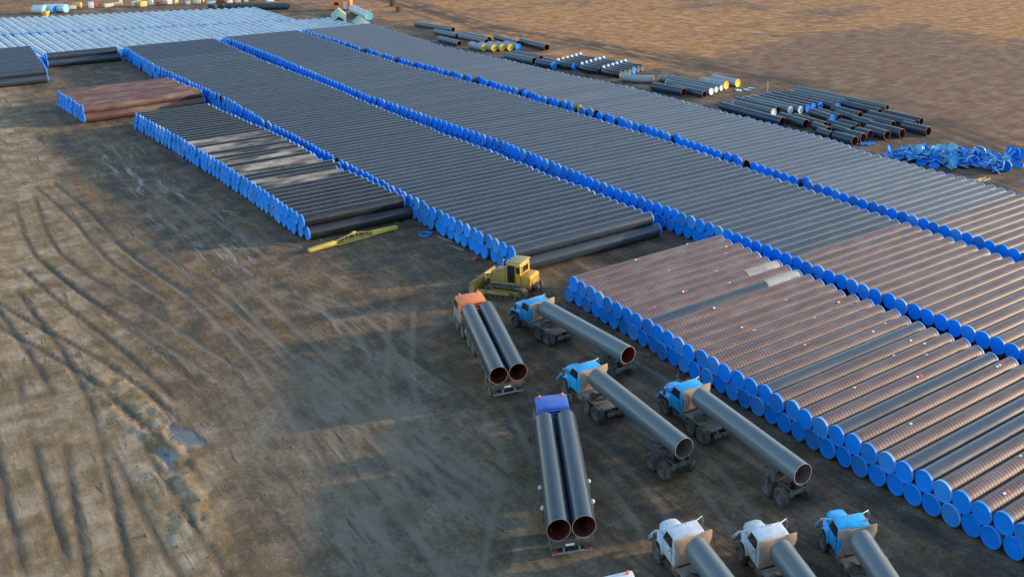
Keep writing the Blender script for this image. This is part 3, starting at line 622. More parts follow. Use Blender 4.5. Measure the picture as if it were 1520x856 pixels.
# ------------------------------------------------------------------ bonneted pipe truck and its dolly
def pipe_truck(label, x, y, head, paint, beacon=None, doors_open=False, board=TANPL):
    t = thing('pipe_truck', label, 'truck', (x, y, 0), R(head), 'bonneted trucks carrying single pipes')
    for s in (-1, 1):
        part('frame_rail', lambda: MB().box((1.75, 0, .9), (7.3, .12, .26)), CHAS, t, .015, (0, s*.42, 0), key='rail')
        wheel(t, 4.25, s*.98)
        for xa in (.71, -.71): wheel(t, xa, s*.98)
    part('axles', lambda: MB().tube([(4.25, -.8, .62), (4.25, .8, .62)], .11).tube([(.71, -.8, .62), (.71, .8, .62)], .12).tube([(-.71, -.8, .62), (-.71, .8, .62)], .12).box((4.25, 0, .64), (.5, .45, .45)).box((.71, 0, .66), (.5, .45, .45)).box((-.71, 0, .66), (.5, .45, .45)).box((0, .55, .72), (1.5, .12, .16)).box((0, -.55, .72), (1.5, .12, .16)), CHAS, t, .02, key='axles')
    part('cross_member', lambda: MB().box((-1.85, 0, .92), (.14, 1.5, .26)).tube([(-1.9, 0, .9), (-2.15, 0, .88)], .07), CHAS, t, .015, key='crossm')
    # cab shell: a rounded box narrowing to the roof
    def cab():
        mb = MB(); lo, hi = 1.04, .93
        prof = [(1.98, 1.0), (1.98, 2.35), (2.06, 2.70), (2.2, 2.78), (3.15, 2.78), (3.30, 2.71), (3.62, 2.06), (3.72, 1.85), (3.72, 1.0)]
        wid = lambda z: lo if z < 2.0 else lo+(hi-lo)*(z-2.0)/.78
        vs = [(px, s*wid(pz), pz) for s in (1, -1) for px, pz in prof]; k = len(prof)
        return mb.add(vs, [tuple(range(k)), tuple(reversed(range(k, 2*k)))]+[(i, i+k, (i+1) % k+k, (i+1) % k) for i in range(k)])
    c = part('cab', cab, paint, t, .085, key='cab')
    def screen(s): return MB().add([(3.655+.012, s*.05, 2.06), (3.655+.012, s*.90, 2.06), (3.34+.012, s*.82, 2.66), (3.34+.012, s*.05, 2.66), (3.62, s*.05, 2.045), (3.62, s*.90, 2.045), (3.30, s*.82, 2.655), (3.30, s*.05, 2.655)], [(0, 1, 2, 3), (7, 6, 5, 4), (0, 4, 5, 1), (1, 5, 6, 2), (2, 6, 7, 3), (3, 7, 4, 0)])
    for s in (-1, 1):
        part('windscreen', screen(s), GLASS, c, 0)
        d = part('door', MB().prism([(2.32, 1.12), (3.5, 1.12), (3.5, 2.02), (2.32, 2.02)], s*1.035, s*1.066), paint, t, .02)
        part('door_handle', MB().box((2.5, s*1.085, 1.82), (.16, .03, .05)), CHAS, d)
        part('side_window', MB().add([(2.34, s*1.052, 2.07), (3.46, s*1.052, 2.07), (3.16, s*.965, 2.62), (2.34, s*.965, 2.62), (2.34, s*1.02, 2.07), (3.46, s*1.02, 2.07), (3.16, s*.935, 2.62), (2.34, s*.935, 2.62)], [(0, 1, 2, 3), (7, 6, 5, 4), (0, 4, 5, 1), (1, 5, 6, 2), (2, 6, 7, 3), (3, 7, 4, 0)]), GLASS, c, 0)
        # wings over the front wheels
        prof = [(3.42, .95), (3.42, 1.42), (3.62, 1.62), (4.85, 1.56), (5.12, 1.36), (5.2, 1.0), (5.08, 1.0), (4.96, 1.28), (4.75, 1.43), (3.75, 1.46), (3.58, 1.3), (3.55, .95)]
        f = part('wing', MB().prism(prof, s*.60, s*1.16), paint, t, .03)
        part('headlight', MB().lathe([(0, .13), (.05, .12), (.07, .07), (.075, 0)], 14, 'x', Matrix.Translation((5.19, s*.86, 1.22))), WLENS, f)
        part('bonnet_side', MB().prism([(3.7, 1.15), (5.12, 1.12), (5.12, 1.62), (3.7, 1.66)], s*.50, s*.575), paint, t, .02)
        # mirrors on long arms
        mi_ = part('mirror', MB().box((3.60, s*1.50, 2.2), (.06, .24, .46)), CHAS, t, .01); part('mirror_arm', MB().tube([(3.5, s*1.04, 1.9), (3.60, s*1.48, 1.92), (3.60, s*1.50, 2.56), (3.3, s*.98, 2.6)], .028, 6), WHITP, mi_)
        part('mud_flap', MB().prism([(-1.45, .42), (-1.40, .42), (-1.36, 1.12), (-1.0, 1.26), (-1.02, 1.30), (-1.42, 1.16)], s*.76, s*1.2), CHAS, t)
        part('step', MB().box((2.9, s*1.02, .72), (.6, .22, .05)).box((2.64, s*.96, .88), (.05, .05, .32)).box((3.16, s*.96, .88), (.05, .05, .32)), CHAS, t)
    part('rear_window', MB().box((1.975, 0, 2.34), (.03, 1.0, .38)), GLASS, c)
    # bonnet: crowned, tapering to the grille
    def bonnet():
        mb = MB(); secs = []
        for px, w, zt in ((3.66, .66, 2.04), (4.4, .62, 2.0), (5.0, .57, 1.93), (5.2, .53, 1.84)):
            secs.append([(px, -w, 1.62), (px, -w, zt-.20), (px, -w*.82, zt-.06), (px, -w*.4, zt), (px, w*.4, zt), (px, w*.82, zt-.06), (px, w, zt-.20), (px, w, 1.62)])
        n_ = 8; vs = [p for s_ in secs for p in s_]; fs = [tuple(range(n_)), tuple(reversed(range(3*n_, 4*n_)))]
        for a in range(3): fs += [(a*n_+i, (a+1)*n_+i, (a+1)*n_+(i+1) % n_, a*n_+(i+1) % n_) for i in range(n_)]
        return mb.add(vs, fs)
    part('bonnet', bonnet, paint, t, .03, key='bonnet')
    part('engine', lambda: MB().box((4.45, 0, 1.32), (1.3, .8, .55)), CHAS, t, .02, key='engine')
    gr = part('grille', lambda: MB().box((5.17, 0, 1.38), (.07, 1.1, .52)), CHAS, t, .01, key='grille')
    for k in range(6): part('grille_bar', lambda: MB().box((0, 0, 0), (.03, .05, .46)), CHROME, gr, .005, (5.22, -.42+.168*k, 1.38), key='gbar')
    part('bumper', lambda: MB().prism([(5.28, .72), (5.50, .76), (5.50, 1.0), (5.28, 1.02)], -1.18, 1.18), GREYC, t, .03, key='bumper')
    part('fuel_tank', lambda: MB().tube([(1.35, .86, .82), (2.35, .86, .82)], .28, 14), CHAS, t, .02, key='tank')
    part('spare_carrier', lambda: MB().box((1.8, -.86, .86), (.8, .4, .5)), CHAS, t, .03, key='carrier')
    # headboard that shields the cab from the load: plate with scooped sides
    hb = [(-1.2, 3.0), (-.5, 3.0), (-.45, 2.92), (.45, 2.92), (.5, 3.0), (1.2, 3.0), (1.2, 2.55), (1.02, 2.2), (1.02, 1.85), (1.2, 1.52), (1.16, 1.36), (-1.16, 1.36), (-1.2, 1.52), (-1.02, 1.85), (-1.02, 2.2), (-1.2, 2.55)]
    h = part('headboard', lambda: MB().prism(hb, 1.58, 1.64, 'x'), board, t, .008, key='headboard')
    for s in (-1, 1):
        part('headboard_brace', lambda: MB().tube([(1.67, 0, 1.3), (1.67, 0, 2.9)], .05, 6), CHAS, h, 0, (0, s*.75, 0), key='hbrace')
    # deck plates, walkway over the frame
    for k, (xa, xb, w) in enumerate(((.55, 1.5, 1.12), (-.45, .50, 1.08), (-1.6, -.5, .9))):
        part('deck_plate', lambda: MB().box(((xa+xb)/2, 0, 1.27-.02*k), (xb-xa, 2*w, .06)), DECK, t, .01, key='deck%d' % k)
    part('sub_frame', lambda: MB().box((-.2, .42, 1.13), (3.3, .14, .2)).box((-.2, -.42, 1.13), (3.3, .14, .2)), CHAS, t, .01, key='subf')
    b = part('load_bunk', lambda: MB().tube([(0, 0, 1.28), (0, 0, 1.42)], .42, 16).prism([(-1.15, 1.42), (1.15, 1.42), (1.15, 2.0), (.98, 2.0), (.62, 1.76), (.3, 1.66), (-.3, 1.66), (-.62, 1.76), (-.98, 2.0), (-1.15, 2.0)], -.16, .16, 'x'), CHAS, t, .015, key='bunk')
    part('exhaust_pipe', lambda: MB().tube([(1.85, -.8, 1.0), (1.85, -.8, 2.55), (1.75, -.8, 2.66)], .06, 8), CHAS, t, 0, key='exh')
    if beacon: part('beacon', lambda: MB().lathe([(0, .08), (.1, .075), (.15, .04), (.16, 0)], 12, 'z', Matrix.Translation((2.4, beacon, 2.77))), ORLAMP, t)
    for k in range(3): part('roof_lamp', lambda: MB().lathe([(0, .05), (.05, .045), (.07, 0)], 8, 'z'), ORLAMP if paint is not WHITP else CHROME, c, 0, (3.12, -.25+.25*k, 2.77), key='rlamp%s' % paint.name)
    return t
def dolly(label, x, y, head):
    t = thing('pipe_dolly', label, 'trailer', (x, y, 0), R(head), 'two-axle dollies under the pipe tails')
    for s in (-1, 1):
        for xa in (.72, -.72): wheel(t, xa, s*.98)
        part('frame_rail', lambda: MB().box((0, 0, .98), (2.6, .14, .26)), CHAS, t, .015, (0, s*.42, 0), key='drail')
        part('spring_beam', lambda: MB().prism([(-.85, .62), (-.3, .78), (.3, .78), (.85, .62), (.85, .72), (.3, .92), (-.3, .92), (-.85, .72)], -.06, .06), CHAS, t, .01, (0, s*.62, 0), key='spring')
    part('axle', lambda: MB().tube([(.72, -.8, .63), (.72, .8, .63)], .1), CHAS, t, 0, key='dax'); part('axle', lambda: MB().tube([(.72, -.8, .63), (.72, .8, .63)], .1), CHAS, t, 0, (-1.44, 0, 0), key='dax')
    part('cross_member', lambda: MB().box((1.25, 0, .98), (.14, .95, .22)), CHAS, t, .01, key='dcm'); part('rear_beam', lambda: MB().box((-1.25, 0, .98), (.14, 1.5, .22)).box((-1.35, .62, .94), (.1, .28, .18)).box((-1.35, -.62, .94), (.1, .28, .18)), CHAS, t, 0, key='drb')
    part('load_bunk', lambda: MB().tube([(0, 0, 1.1), (0, 0, 1.42)], .36, 16).prism([(-1.15, 1.42), (1.15, 1.42), (1.15, 2.0), (.98, 2.0), (.62, 1.76), (.3, 1.66), (-.3, 1.66), (-.62, 1.76), (-.98, 2.0), (-1.15, 2.0)], -.16, .16, 'x'), CHAS, t, .015, key='dbunk')
    part('tow_bar', lambda: MB().tube([(1.2, .4, .95), (2.6, 0, .95), (3.1, 0, .95)], .07, 8).tube([(1.2, -.4, .95), (2.6, 0, .95)], .07, 8), CHAS, t, 0, key='towbar')
    part('air_tank', lambda: MB().tube([(-.3, 0, .86), (.5, 0, .86)], .16, 12), CHAS, t, .02, key='airt')
    return t
PZ = 1.67+RAD+.012
def rig(who, tail, x, y, head, paint, inner, wall, L=12.0, front=1.2, dx=-9.1, beacon=None, board=TANPL, with_dolly=True):
    pipe_truck(who, x, y, head, paint, beacon, board=board)
    c, s = math.cos(R(head)), math.sin(R(head)); at = lambda u: (x+c*u, y+s*u)
    if with_dolly: dolly('muddy two-axle dolly of the ' + tail, *at(dx), head)
    put_pipe('steel_pipe', 'single open pipe carried by the ' + tail, 'pipe', 'single pipes on bonneted trucks', at(front-L), at(front), PZ, 'plain', wall, inner, None, None, base_L=12.0, rnd=rnd)
rig('light blue truck right beside the yellow bulldozer', 'light blue truck beside the bulldozer', 44.55, 75.9, 92.4, BLUEP, INNER, GREYP, 11.8, 1.25, -8.6)
rig('light blue truck at mid picture, right of the dark blue truck cab', 'light blue truck next to the dark blue cab', 40.95, 62.65, 85.6, BLUEP, INNERG, GREYP)
rig('light blue truck parked alongside the brown-wrapped pipe stack', 'light blue truck alongside the brown stack', 45.05, 55.4, 84.7, BLUEP, INNERG, GREYP)
rig('left one of the two white trucks at the bottom edge', 'left white truck at the bottom edge', 33.95, 41.95, 77, WHITP, INNER, GREYP)
rig('right one of the two white trucks at the bottom edge', 'right white truck at the bottom edge', 37.40, 38.75, 73, WHITP, INNER, GREYP)
rig('light blue truck at the bottom edge with a red beacon', 'light blue truck at the bottom edge', 41.4, 36.55, 66, BLUEP, INNER, GREYP, beacon=-.85, board=simple('grey_tan_headboard', (0.36, 0.29, 0.25), 0.65, dirt=(0.2, .16, .13), amount=.7, scale=1.6))

# ------------------------------------------------------------------ cab-over tractor and flatbed trailer with two pipes
def tractor(label, x, y, head, paint, lower):
    """Origin under the rear axle pair; x forward."""
    t = thing('tractor_unit', label, 'truck', (x, y, 0), R(head), 'cab-over trucks carrying pairs of pipes')
    for s in (-1, 1):
        part('frame_rail', lambda: MB().box((2.0, 0, .92), (7.4, .12, .28)), CHAS, t, .015, (0, s*.42, 0), key='trail')
        for xa in (.72, -.72, 2.9, 4.75): wheel(t, xa, s*1.0, .60, .40)
        part('mudguard', MB().prism([(3.95, 1.0), (4.15, 1.32), (5.2, 1.36), (5.45, 1.0), (5.36, 1.0), (5.12, 1.26), (4.2, 1.24), (4.04, 1.0)], s*.85, s*1.24), lower, t, .02)
        part('rear_mudguard', MB().prism([(-1.5, .95), (-1.3, 1.28), (1.3, 1.28), (1.5, .95), (1.43, .95), (1.24, 1.22), (-1.24, 1.22), (-1.43, .95)], s*.8, s*1.2), CHAS, t, .01)
    part('axles', lambda: MB().tube([(4.75, -.8, .62), (4.75, .8, .62)], .11).tube([(2.9, -.8, .62), (2.9, .8, .62)], .11).tube([(.72, -.8, .62), (.72, .8, .62)], .12).tube([(-.72, -.8, .62), (-.72, .8, .62)], .12), CHAS, t, 0, key='taxles')
    part('fuel_tank', lambda: MB().box((1.95, .85, .82), (.8, .5, .5)), GREYC, t, .08, key='ttank'); part('air_tank', lambda: MB().tube([(1.6, -.85, .85), (2.3, -.85, .85)], .22, 14), CHAS, t, .02, key='tair')
    def cab(z0, z1, prof):
        w0, w1 = 1.19, 1.10; mb = MB(); k = len(prof)
        wid = lambda z: w0 if z < 1.9 else w0+(w1-w0)*(z-1.9)/1.0
        return mb.add([(px, s*wid(pz), pz) for s in (1, -1) for px, pz in prof], [tuple(range(k)), tuple(reversed(range(k, 2*k)))]+[(i, i+k, (i+1) % k+k, (i+1) % k) for i in range(k)])
    lo = part('cab_lower', cab(0, 0, [(3.62, .95), (3.62, 1.9), (5.76, 1.9), (5.80, 1.5), (5.80, .95)]), lower, t, .05)
    c = part('cab', cab(0, 0, [(3.62, 1.904), (3.62, 2.75), (3.70, 2.88), (5.25, 2.92), (5.42, 2.86), (5.74, 1.904)]), paint, t, .07)
    part('windscreen', MB().add([(5.745, -1.02, 1.96), (5.745, 1.02, 1.96), (5.475, .96, 2.75), (5.475, -.96, 2.75), (5.70, -1.02, 1.95), (5.70, 1.02, 1.95), (5.43, .96, 2.74), (5.43, -.96, 2.74)], [(0, 1, 2, 3), (7, 6, 5, 4), (0, 4, 5, 1), (1, 5, 6, 2), (2, 6, 7, 3), (3, 7, 4, 0)]), GLASS, c)
    for s in (-1, 1):
        part('side_window', MB().prism([(4.3, 1.98), (5.55, 1.98), (5.38, 2.6), (4.3, 2.6)], s*1.165, s*1.186), GLASS, c)
        part('rear_window', MB().box((3.612, s*.5, 2.38), (.03, .6, .36)), GLASS, c)
        part('mirror', MB().tube([(5.6, s*1.15, 2.6), (5.8, s*1.42, 2.55), (5.8, s*1.42, 2.0), (5.65, s*1.18, 1.95)], .022, 6).box((5.82, s*1.45, 2.25), (.06, .2, .5)), CHAS, t, .01)
        part('headlight', MB().lathe([(0, .12), (.05, .11), (.06, 0)], 14, 'x', Matrix.Translation((5.80, s*.85, 1.2))), WLENS, lo)
        part('beacon', lambda: MB().lathe([(0, .09), (.11, .085), (.17, .05), (.18, 0)], 12, 'z'), ORLAMP, t, 0, (5.15, s*.8, 2.915), key='tbeacon')
        d = part('door', MB().prism([(4.25, 1.1), (5.45, 1.1), (5.45, 1.88), (4.25, 1.88)], s*1.188, s*1.212), lower, t, .02)
        part('door_handle', MB().box((4.42, s*1.225, 1.7), (.16, .03, .05)), CHAS, d)
    part('bumper', lambda: MB().prism([(5.72, .62), (5.95, .66), (5.95, .95), (5.72, .98)], -1.2, 1.2), GREYC, t, .03, key='tbump')
    gr = part('grille', lambda: MB().box((5.815, 0, 1.5), (.04, 1.5, .42)), CHAS, t, .01, key='tgrille')
    for k in range(4): part('grille_bar', lambda: MB().box((5.845, 0, 0), (.03, 1.44, .04)), CHROME, gr, .005, (0, 0, 1.34+.11*k), key='tgbar')
    # load guard behind the cab
    g = part('load_guard', lambda: MB().tube([(3.38, -1.15, 1.1), (3.38, -1.15, 2.72), (3.38, 1.15, 2.72), (3.38, 1.15, 1.1)], .05, 8), paint, t, 0, key='tguard%s' % paint.name)
    for k in range(5): part('guard_bar', lambda: MB().box((3.38, 0, 0), (.05, 2.2, .06)), paint, g, .01, (0, 0, 1.35+.29*k), key='gbar2%s' % paint.name)
    part('fifth_wheel', lambda: MB().tube([(0, 0, 1.07), (0, 0, 1.2)], .5, 18), CHAS, t, .02, key='fifth')
    return t
def flatbed(label, x, y, head, L=12.2, stakes=(2.4, 4.6)):
    """Origin under the rear end; x forward."""
    t = thing('flatbed_trailer', label, 'trailer', (x, y, 0), R(head), 'flatbed trailers carrying pairs of pipes')
    for s in (-1, 1):
        part('side_rail', lambda: MB().box((L/2, 0, 1.38), (L, .12, .18)), CHAS, t, .012, (0, s*1.2, 0), key='srail')
        part('main_beam', lambda: MB().prism([(0.1, 1.0), (0.1, 1.30), (L, 1.30), (L, 1.22), (L-2.8, 1.22), (L-3.6, .9), (.6, .86)], -.07, .07), CHAS, t, .01, (0, s*.5, 0), key='mbeam')
        for xa in (1.45, 2.85): wheel(t, xa, s*1.0, .52, .40)
        part('tail_light', lambda: MB().box((-.06, 0, .84), (.04, .34, .11)), REDL, t, .01, (0, s*.95, 0), key='tl')
        part('mud_flap', lambda: MB().box((.72, 0, .66), (.03, .42, .62)), CHAS, t, 0, (0, s*1.0, 0), key='mf')
        for xa in stakes:
            st = part('stake', lambda: MB().tube([(0, 0, 1.3), (0, 0, 2.12)], .055, 8), CHAS, t, 0, (xa, s*1.50, 0), key='stake')
            part('stake_head', lambda: MB().lathe([(0, 0), (.02, .10), (.12, .14), (.22, .10), (.25, 0)], 12, 'z', Matrix.Translation((0, 0, 2.1))), BAG, st, key='skh')
            part('stake_arm', lambda: MB().box((0, -s*.15, 1.33), (.1, .34, .1)), CHAS, st)
    part('bed_plate', lambda: MB().box((L/2, 0, 1.42), (L-.1, 2.28, .05)), DECK, t, 0, key='bedp')
    part('axle', lambda: MB().tube([(1.45, -.8, .54), (1.45, .8, .54)], .1), CHAS, t, 0, key='fax'); part('axle', lambda: MB().tube([(1.45, -.8, .54), (1.45, .8, .54)], .1), CHAS, t, 0, (1.4, 0, 0), key='fax')
    part('rear_board', lambda: MB().box((-.02, 0, 1.26), (.06, 2.4, .34)), CHAS, t, .01, key='rb')
    part('under_run_bar', lambda: MB().box((-.02, 0, .72), (.1, 2.3, .12)).box((.02, .45, .95), (.08, .1, .4)).box((.02, -.45, .95), (.08, .1, .4)), GREYC, t, .015, key='urb')
    part('number_plate', lambda: MB().box((-.055, .1, 1.24), (.02, .52, .13)), TAGW, t, .004, key='np')
    part('tool_box', lambda: MB().box((4.8, -.9, .98), (.9, .5, .5)), CHAS, t, .03, key='tb')
    part('spare_wheel', lambda: tyre_mb(.52, .4), TYRE, t, 0, (5.2, .88, .95), key='sparew')
    for xa in (.9, 4.2, 7.6, 11.0):
        part('cradle', lambda: MB().prism([(-1.25, 1.445), (1.25, 1.445), (1.25, 1.62), (1.13, 1.75), (.95, 1.56), (.51, 1.56), (.30, 1.75), (-.30, 1.75), (-.51, 1.56), (-.95, 1.56), (-1.13, 1.75), (-1.25, 1.62)], -.09, .09, 'x'), WOOD, t, 0, (xa, 0, 0), key='cradle')
    part('landing_leg', lambda: MB().box((8.2, .5, .72), (.14, .14, .55)).box((8.2, -.5, .72), (.14, .14, .55)), CHAS, t, .01, key='ll')
    return t
def pair(colour, where, x, y, head, paint, lower, bend=0.0, bend_at=9.6):
    c, s = math.cos(R(head)), math.sin(R(head)); at = lambda u, v=0: (x+c*u-s*v, y+s*u+c*v)
    tractor('%s cab-over tractor unit %s' % (colour, where), *at(bend_at), head+bend, paint, lower)
    flatbed('muddy flatbed trailer behind the %s tractor' % colour, *at(0), head, stakes=(2.4, 4.6) if colour != 'orange' else ())
    for v, w in ((.735, 'left'), (-.735, 'right')):
        put_pipe('steel_pipe', '%s one of two open pipes lying behind the %s cab' % (w, colour), 'pipe', 'pairs of pipes on flatbed trailers', at(-.05, v), at(12.45, v), 1.56+RAD-.005, 'plain', BLACK, INNER, None, None, base_L=12.5, rnd=rnd)
pair('orange', 'beside the yellow bulldozer', 36.42, 68.8, 73.3, ORANP, GREYC, 4.0)
pair('dark blue', 'in the middle of the picture', 29.95, 49.45, 63.4, NAVYP, GREYC, 1.0)
# the last truck: only its roof and lamp reach into the picture
tractor('white cab roof with an orange lamp cut off by the bottom edge', 27.12, 38.68, 70, WHITP, GREYC)

# ------------------------------------------------------------------ bulldozer
def bulldozer(x, y, head):
    t = thing('bulldozer', 'muddy yellow bulldozer with its blade to the left, behind the orange tractor', 'bulldozer', (x, y, 0), R(head)); t.scale = (1.15, 1.15, 1.15)
    def oval_pts(L, r, n=9):
        p = [(L/2+r*math.cos(a), r+r*math.sin(a)) for a in np.linspace(-math.pi/2, math.pi/2, n)]
        return p+[(-L/2+r*math.cos(a), r+r*math.sin(a)) for a in np.linspace(math.pi/2, 3*math.pi/2, n)]
    for s in (-1, 1):
        outer = oval_pts(2.7, .50); inn = [(a*.955, .5+(b-.5)*.87) for a, b in outer]; k = len(outer)
        y0, y1 = s*.92, s*1.48
        vs = [(a, yy, b+.03) for yy in (y0, y1) for a, b in outer]+[(a, yy, b+.03) for yy in (y0, y1) for a, b in inn]
        fs = []
        for i in range(k):
            j = (i+1) % k
            fs += [(i, j, k+j, k+i), (2*k+i, 3*k+i, 3*k+j, 2*k+j), (i, 2*k+i, 2*k+j, j), (k+i, k+j, 3*k+j, 3*k+i)]
        tr = part('track', MB().add(vs, fs), CHAS, t)
        # grousers
        per = []
        P2 = [Vector(p) for p in outer]; tot = sum((P2[(i+1) % k]-P2[i]).length for i in range(k)); nsh = 40
        mb = MB()
        for q in range(nsh):
            d = tot*q/nsh; i = 0
            while d > (P2[(i+1) % k]-P2[i]).length: d -= (P2[(i+1) % k]-P2[i]).length; i += 1
            e = (P2[(i+1) % k]-P2[i]).normalized(); p = P2[i]+e*d; an = math.atan2(e.y, e.x)
            M = Matrix.Translation((p.x, s*1.2, p.y+.03)) @ Matrix.Rotation(-an, 4, 'Y')
            mb.box((0, 0, .0), (.035, .56, .09), M)
        gsh = part('grousers', mb, CHAS, tr); gsh['kind'] = 'stuff'
        part('track_frame', MB().box((0, s*1.2, .52), (2.6, .34, .34)), YELD, t, .04)
        for xa, r in ((1.35, .40), (-1.35, .42)): part('idler' if xa > 0 else 'sprocket', MB().lathe([(-.2, 0), (-.2, r*.4), (-.12, r*.5), (-.12, r), (.12, r), (.12, r*.5), (.2, r*.4), (.2, 0)], 18, 'y', Matrix.Translation((xa, s*1.2, .53))), CHAS, t)
        for q in range(5): part('track_roller', lambda: MB().lathe([(-.2, 0), (-.2, .13), (.2, .13), (.2, 0)], 12, 'y'), CHAS, t, 0, (-.9+.45*q, s*1.2, .24), key='roller')
        part('push_arm', MB().prism([(-.5, .42), (2.55, .34), (2.55, .64), (-.5, .68)], s*1.53, s*1.70), YELD, t, .02)
        part('lift_cylinder', MB().tube([(1.55, s*.62, 1.75), (2.1, s*.62, 1.2)], .085, 10).tube([(2.1, s*.62, 1.2), (2.62, s*.62, .7)], .05, 8), YELD, t)
    part('hull', MB().prism([(-1.6, .55), (-1.6, 1.1), (1.6, 1.1), (1.75, .75), (1.5, .5)], -.86, .86), YELD, t, .04)
    h = part('bonnet', MB().prism([(.25, 1.102), (.25, 2.06), (1.55, 1.92), (1.75, 1.80), (1.78, 1.102)], -.60, .60), YELD, t, .05)
    part('radiator_grille', MB().box((1.79, 0, 1.45), (.04, .95, .58)), CHAS, h, .01)
    part('exhaust_pipe', MB().tube([(.75, .2, 1.95), (.75, .2, 2.75), (.68, .2, 2.85)], .07, 10), simple('heat_stained_pipe', (.45, .40, .40), .5, amount=.5), h)
    part('air_filter', MB().tube([(.5, -.25, 1.98), (.5, -.25, 2.32)], .14, 12).tube([(.5, -.25, 2.32), (.5, -.25, 2.40)], .18, 12), YELD, h)
    for s in (-1, 1): part('bonnet_side_panel', MB().box((.95, s*.612, 1.5), (1.2, .03, .62)), YELD, h, .01)
    cb = [(-1.1, 1.102), (-1.1, 2.72), (-.98, 2.86), (.0, 2.86), (.12, 2.74), (.2, 1.9), (.24, 1.102)]
    c = part('cab', MB().prism(cb, -.80, .80), YELL, t, .05)
    part('rear_window', MB().box((-1.108, 0, 2.28), (.03, .95, .52)), GLASS, c)
    part('window_frame', MB().box((-1.125, 0, 2.58), (.05, 1.12, .09)).box((-1.125, 0, 1.98), (.05, 1.12, .09)).box((-1.125, .52, 2.28), (.05, .09, .5)).box((-1.125, -.52, 2.28), (.05, .09, .5)), YELL, c, .01)
    part('windscreen', MB().add([(.205, -.62, 1.98), (.205, .62, 1.98), (.135, .62, 2.68), (.135, -.62, 2.68), (.16, -.62, 1.98), (.16, .62, 1.98), (.09, .62, 2.68), (.09, -.62, 2.68)], [(0, 1, 2, 3), (7, 6, 5, 4), (0, 4, 5, 1), (1, 5, 6, 2), (2, 6, 7, 3), (3, 7, 4, 0)]), GLASS, c)
    for s in (-1, 1):
        d = part('door', MB().prism([(-.62, 1.2), (.08, 1.2), (.05, 2.66), (-.62, 2.66)], s*.80, s*.815), GLASS, c)
        part('door_post', MB().box((-.66, s*.82, 1.95), (.08, .04, 1.5)).box((.1, s*.82, 1.9), (.06, .04, 1.4)), YELD, d)
        part('side_window', MB().box((-.9, s*.806, 2.3), (.32, .02, .5)), GLASS, c)
        part('work_lamp', MB().lathe([(0, .09), (.08, .08), (.09, 0)], 10, 'x', Matrix.Translation((.05, s*.6, 2.93))), WLENS, c)
    part('roof', MB().box((-.49, 0, 2.90), (1.34, 1.72, .09)), simple('grey_roof_paint', (.30, .26, .15), .6, amount=.5), c, .03)
    tk = part('fuel_tank', MB().prism([(-1.95, 1.15), (-1.98, 1.75), (-1.85, 1.88), (-1.12, 1.88), (-1.12, 1.15)], -.78, .78), YELL, t, .05)
    part('tank_step', MB().box((-1.985, 0, 1.5), (.06, 1.3, .05)), YELD, tk)
    part('rear_plate', MB().prism([(-1.9, .7), (-1.95, 1.145), (-1.1, 1.145), (-1.1, .7)], -.7, .7), YELD, t, .03)
    # blade: curved mouldboard with end plates
    n_ = 9; arc = [(2.62+.34*(1-math.cos(a)), .65+.72*math.sin(a)) for a in np.linspace(-1.15, 1.15, n_)]; back = [(a-.09, b) for a, b in arc]
    b = part('blade', MB().prism(arc+back[::-1], -1.85, 1.85), YELD, t)
    for s in (-1, 1): part('blade_end_plate', MB().prism([(2.50, .0), (2.95, .0), (3.0, .35), (2.9, 1.28), (2.5, 1.3)], s*1.852, s*1.90), YELD, b)
    part('cutting_edge', MB().box((2.86, 0, .04), (.12, 3.66, .14)), CHAS, b)
    for k in range(4): part('blade_rib', MB().box((2.50, -1.2+.8*k, .65), (.14, .1, 1.1)), YELD, b)
    rp = part('ripper', MB().box((-2.25, 0, .95), (.5, .9, .25)).tube([(-1.8, .35, .8), (-2.4, .3, .95)], .08, 8).tube([(-1.8, -.35, .8), (-2.4, -.3, .95)], .08, 8), CHAS, t, .02)
    part('ripper_shank', MB().prism([(-2.55, .25), (-2.42, .9), (-2.42, 1.45), (-2.62, 1.45), (-2.62, .8), (-2.68, .25)], -.06, .06), CHAS, rp)
    return t
bulldozer(46.85, 87.0, 122)

# ------------------------------------------------------------------ yellow lifting beam on the ground by the short stack
bx = thing('lifting_beam', 'yellow lattice lifting beam lying by the near end of the short stack', 'lifting beam', (40.6, 110.15, gz(40.6, 110.15)+.02), math.atan2(1.22, 9.9)); bx.scale = (1.0, 1.25, .9)
for s in (-1, 1):
    part('box_end', MB().prism([(s*5.0, .05), (s*5.0, .42), (s*2.1, .55), (s*2.1, .05)], -.22, .22), YELB, bx, .02)
    part('chord', MB().box((0, s*.24, .10), (4.3, .09, .12)), YELB, bx, .01)
    part('strut', MB().tube([(s*2.2, 0, .45), (s*.15, 0, .92)], .07, 8), YELB, bx)
part('hook_plate', MB().prism([(-.3, .75), (.3, .75), (.18, 1.12), (-.18, 1.12)], -.06, .06), YELB, bx, .02)
for k in range(7):
    xa = -1.8+.6*k; part('lattice_bar', MB().tube([(xa, -.24, .1), (xa+(.3 if k % 2 else -.3), .24, .1)], .035, 6), YELB, bx); part('lattice_post', MB().tube([(xa, (-1)**k*.24, .12), (xa*.93, 0, .92-abs(xa*.93)*.228)], .035, 6), YELB, bx)

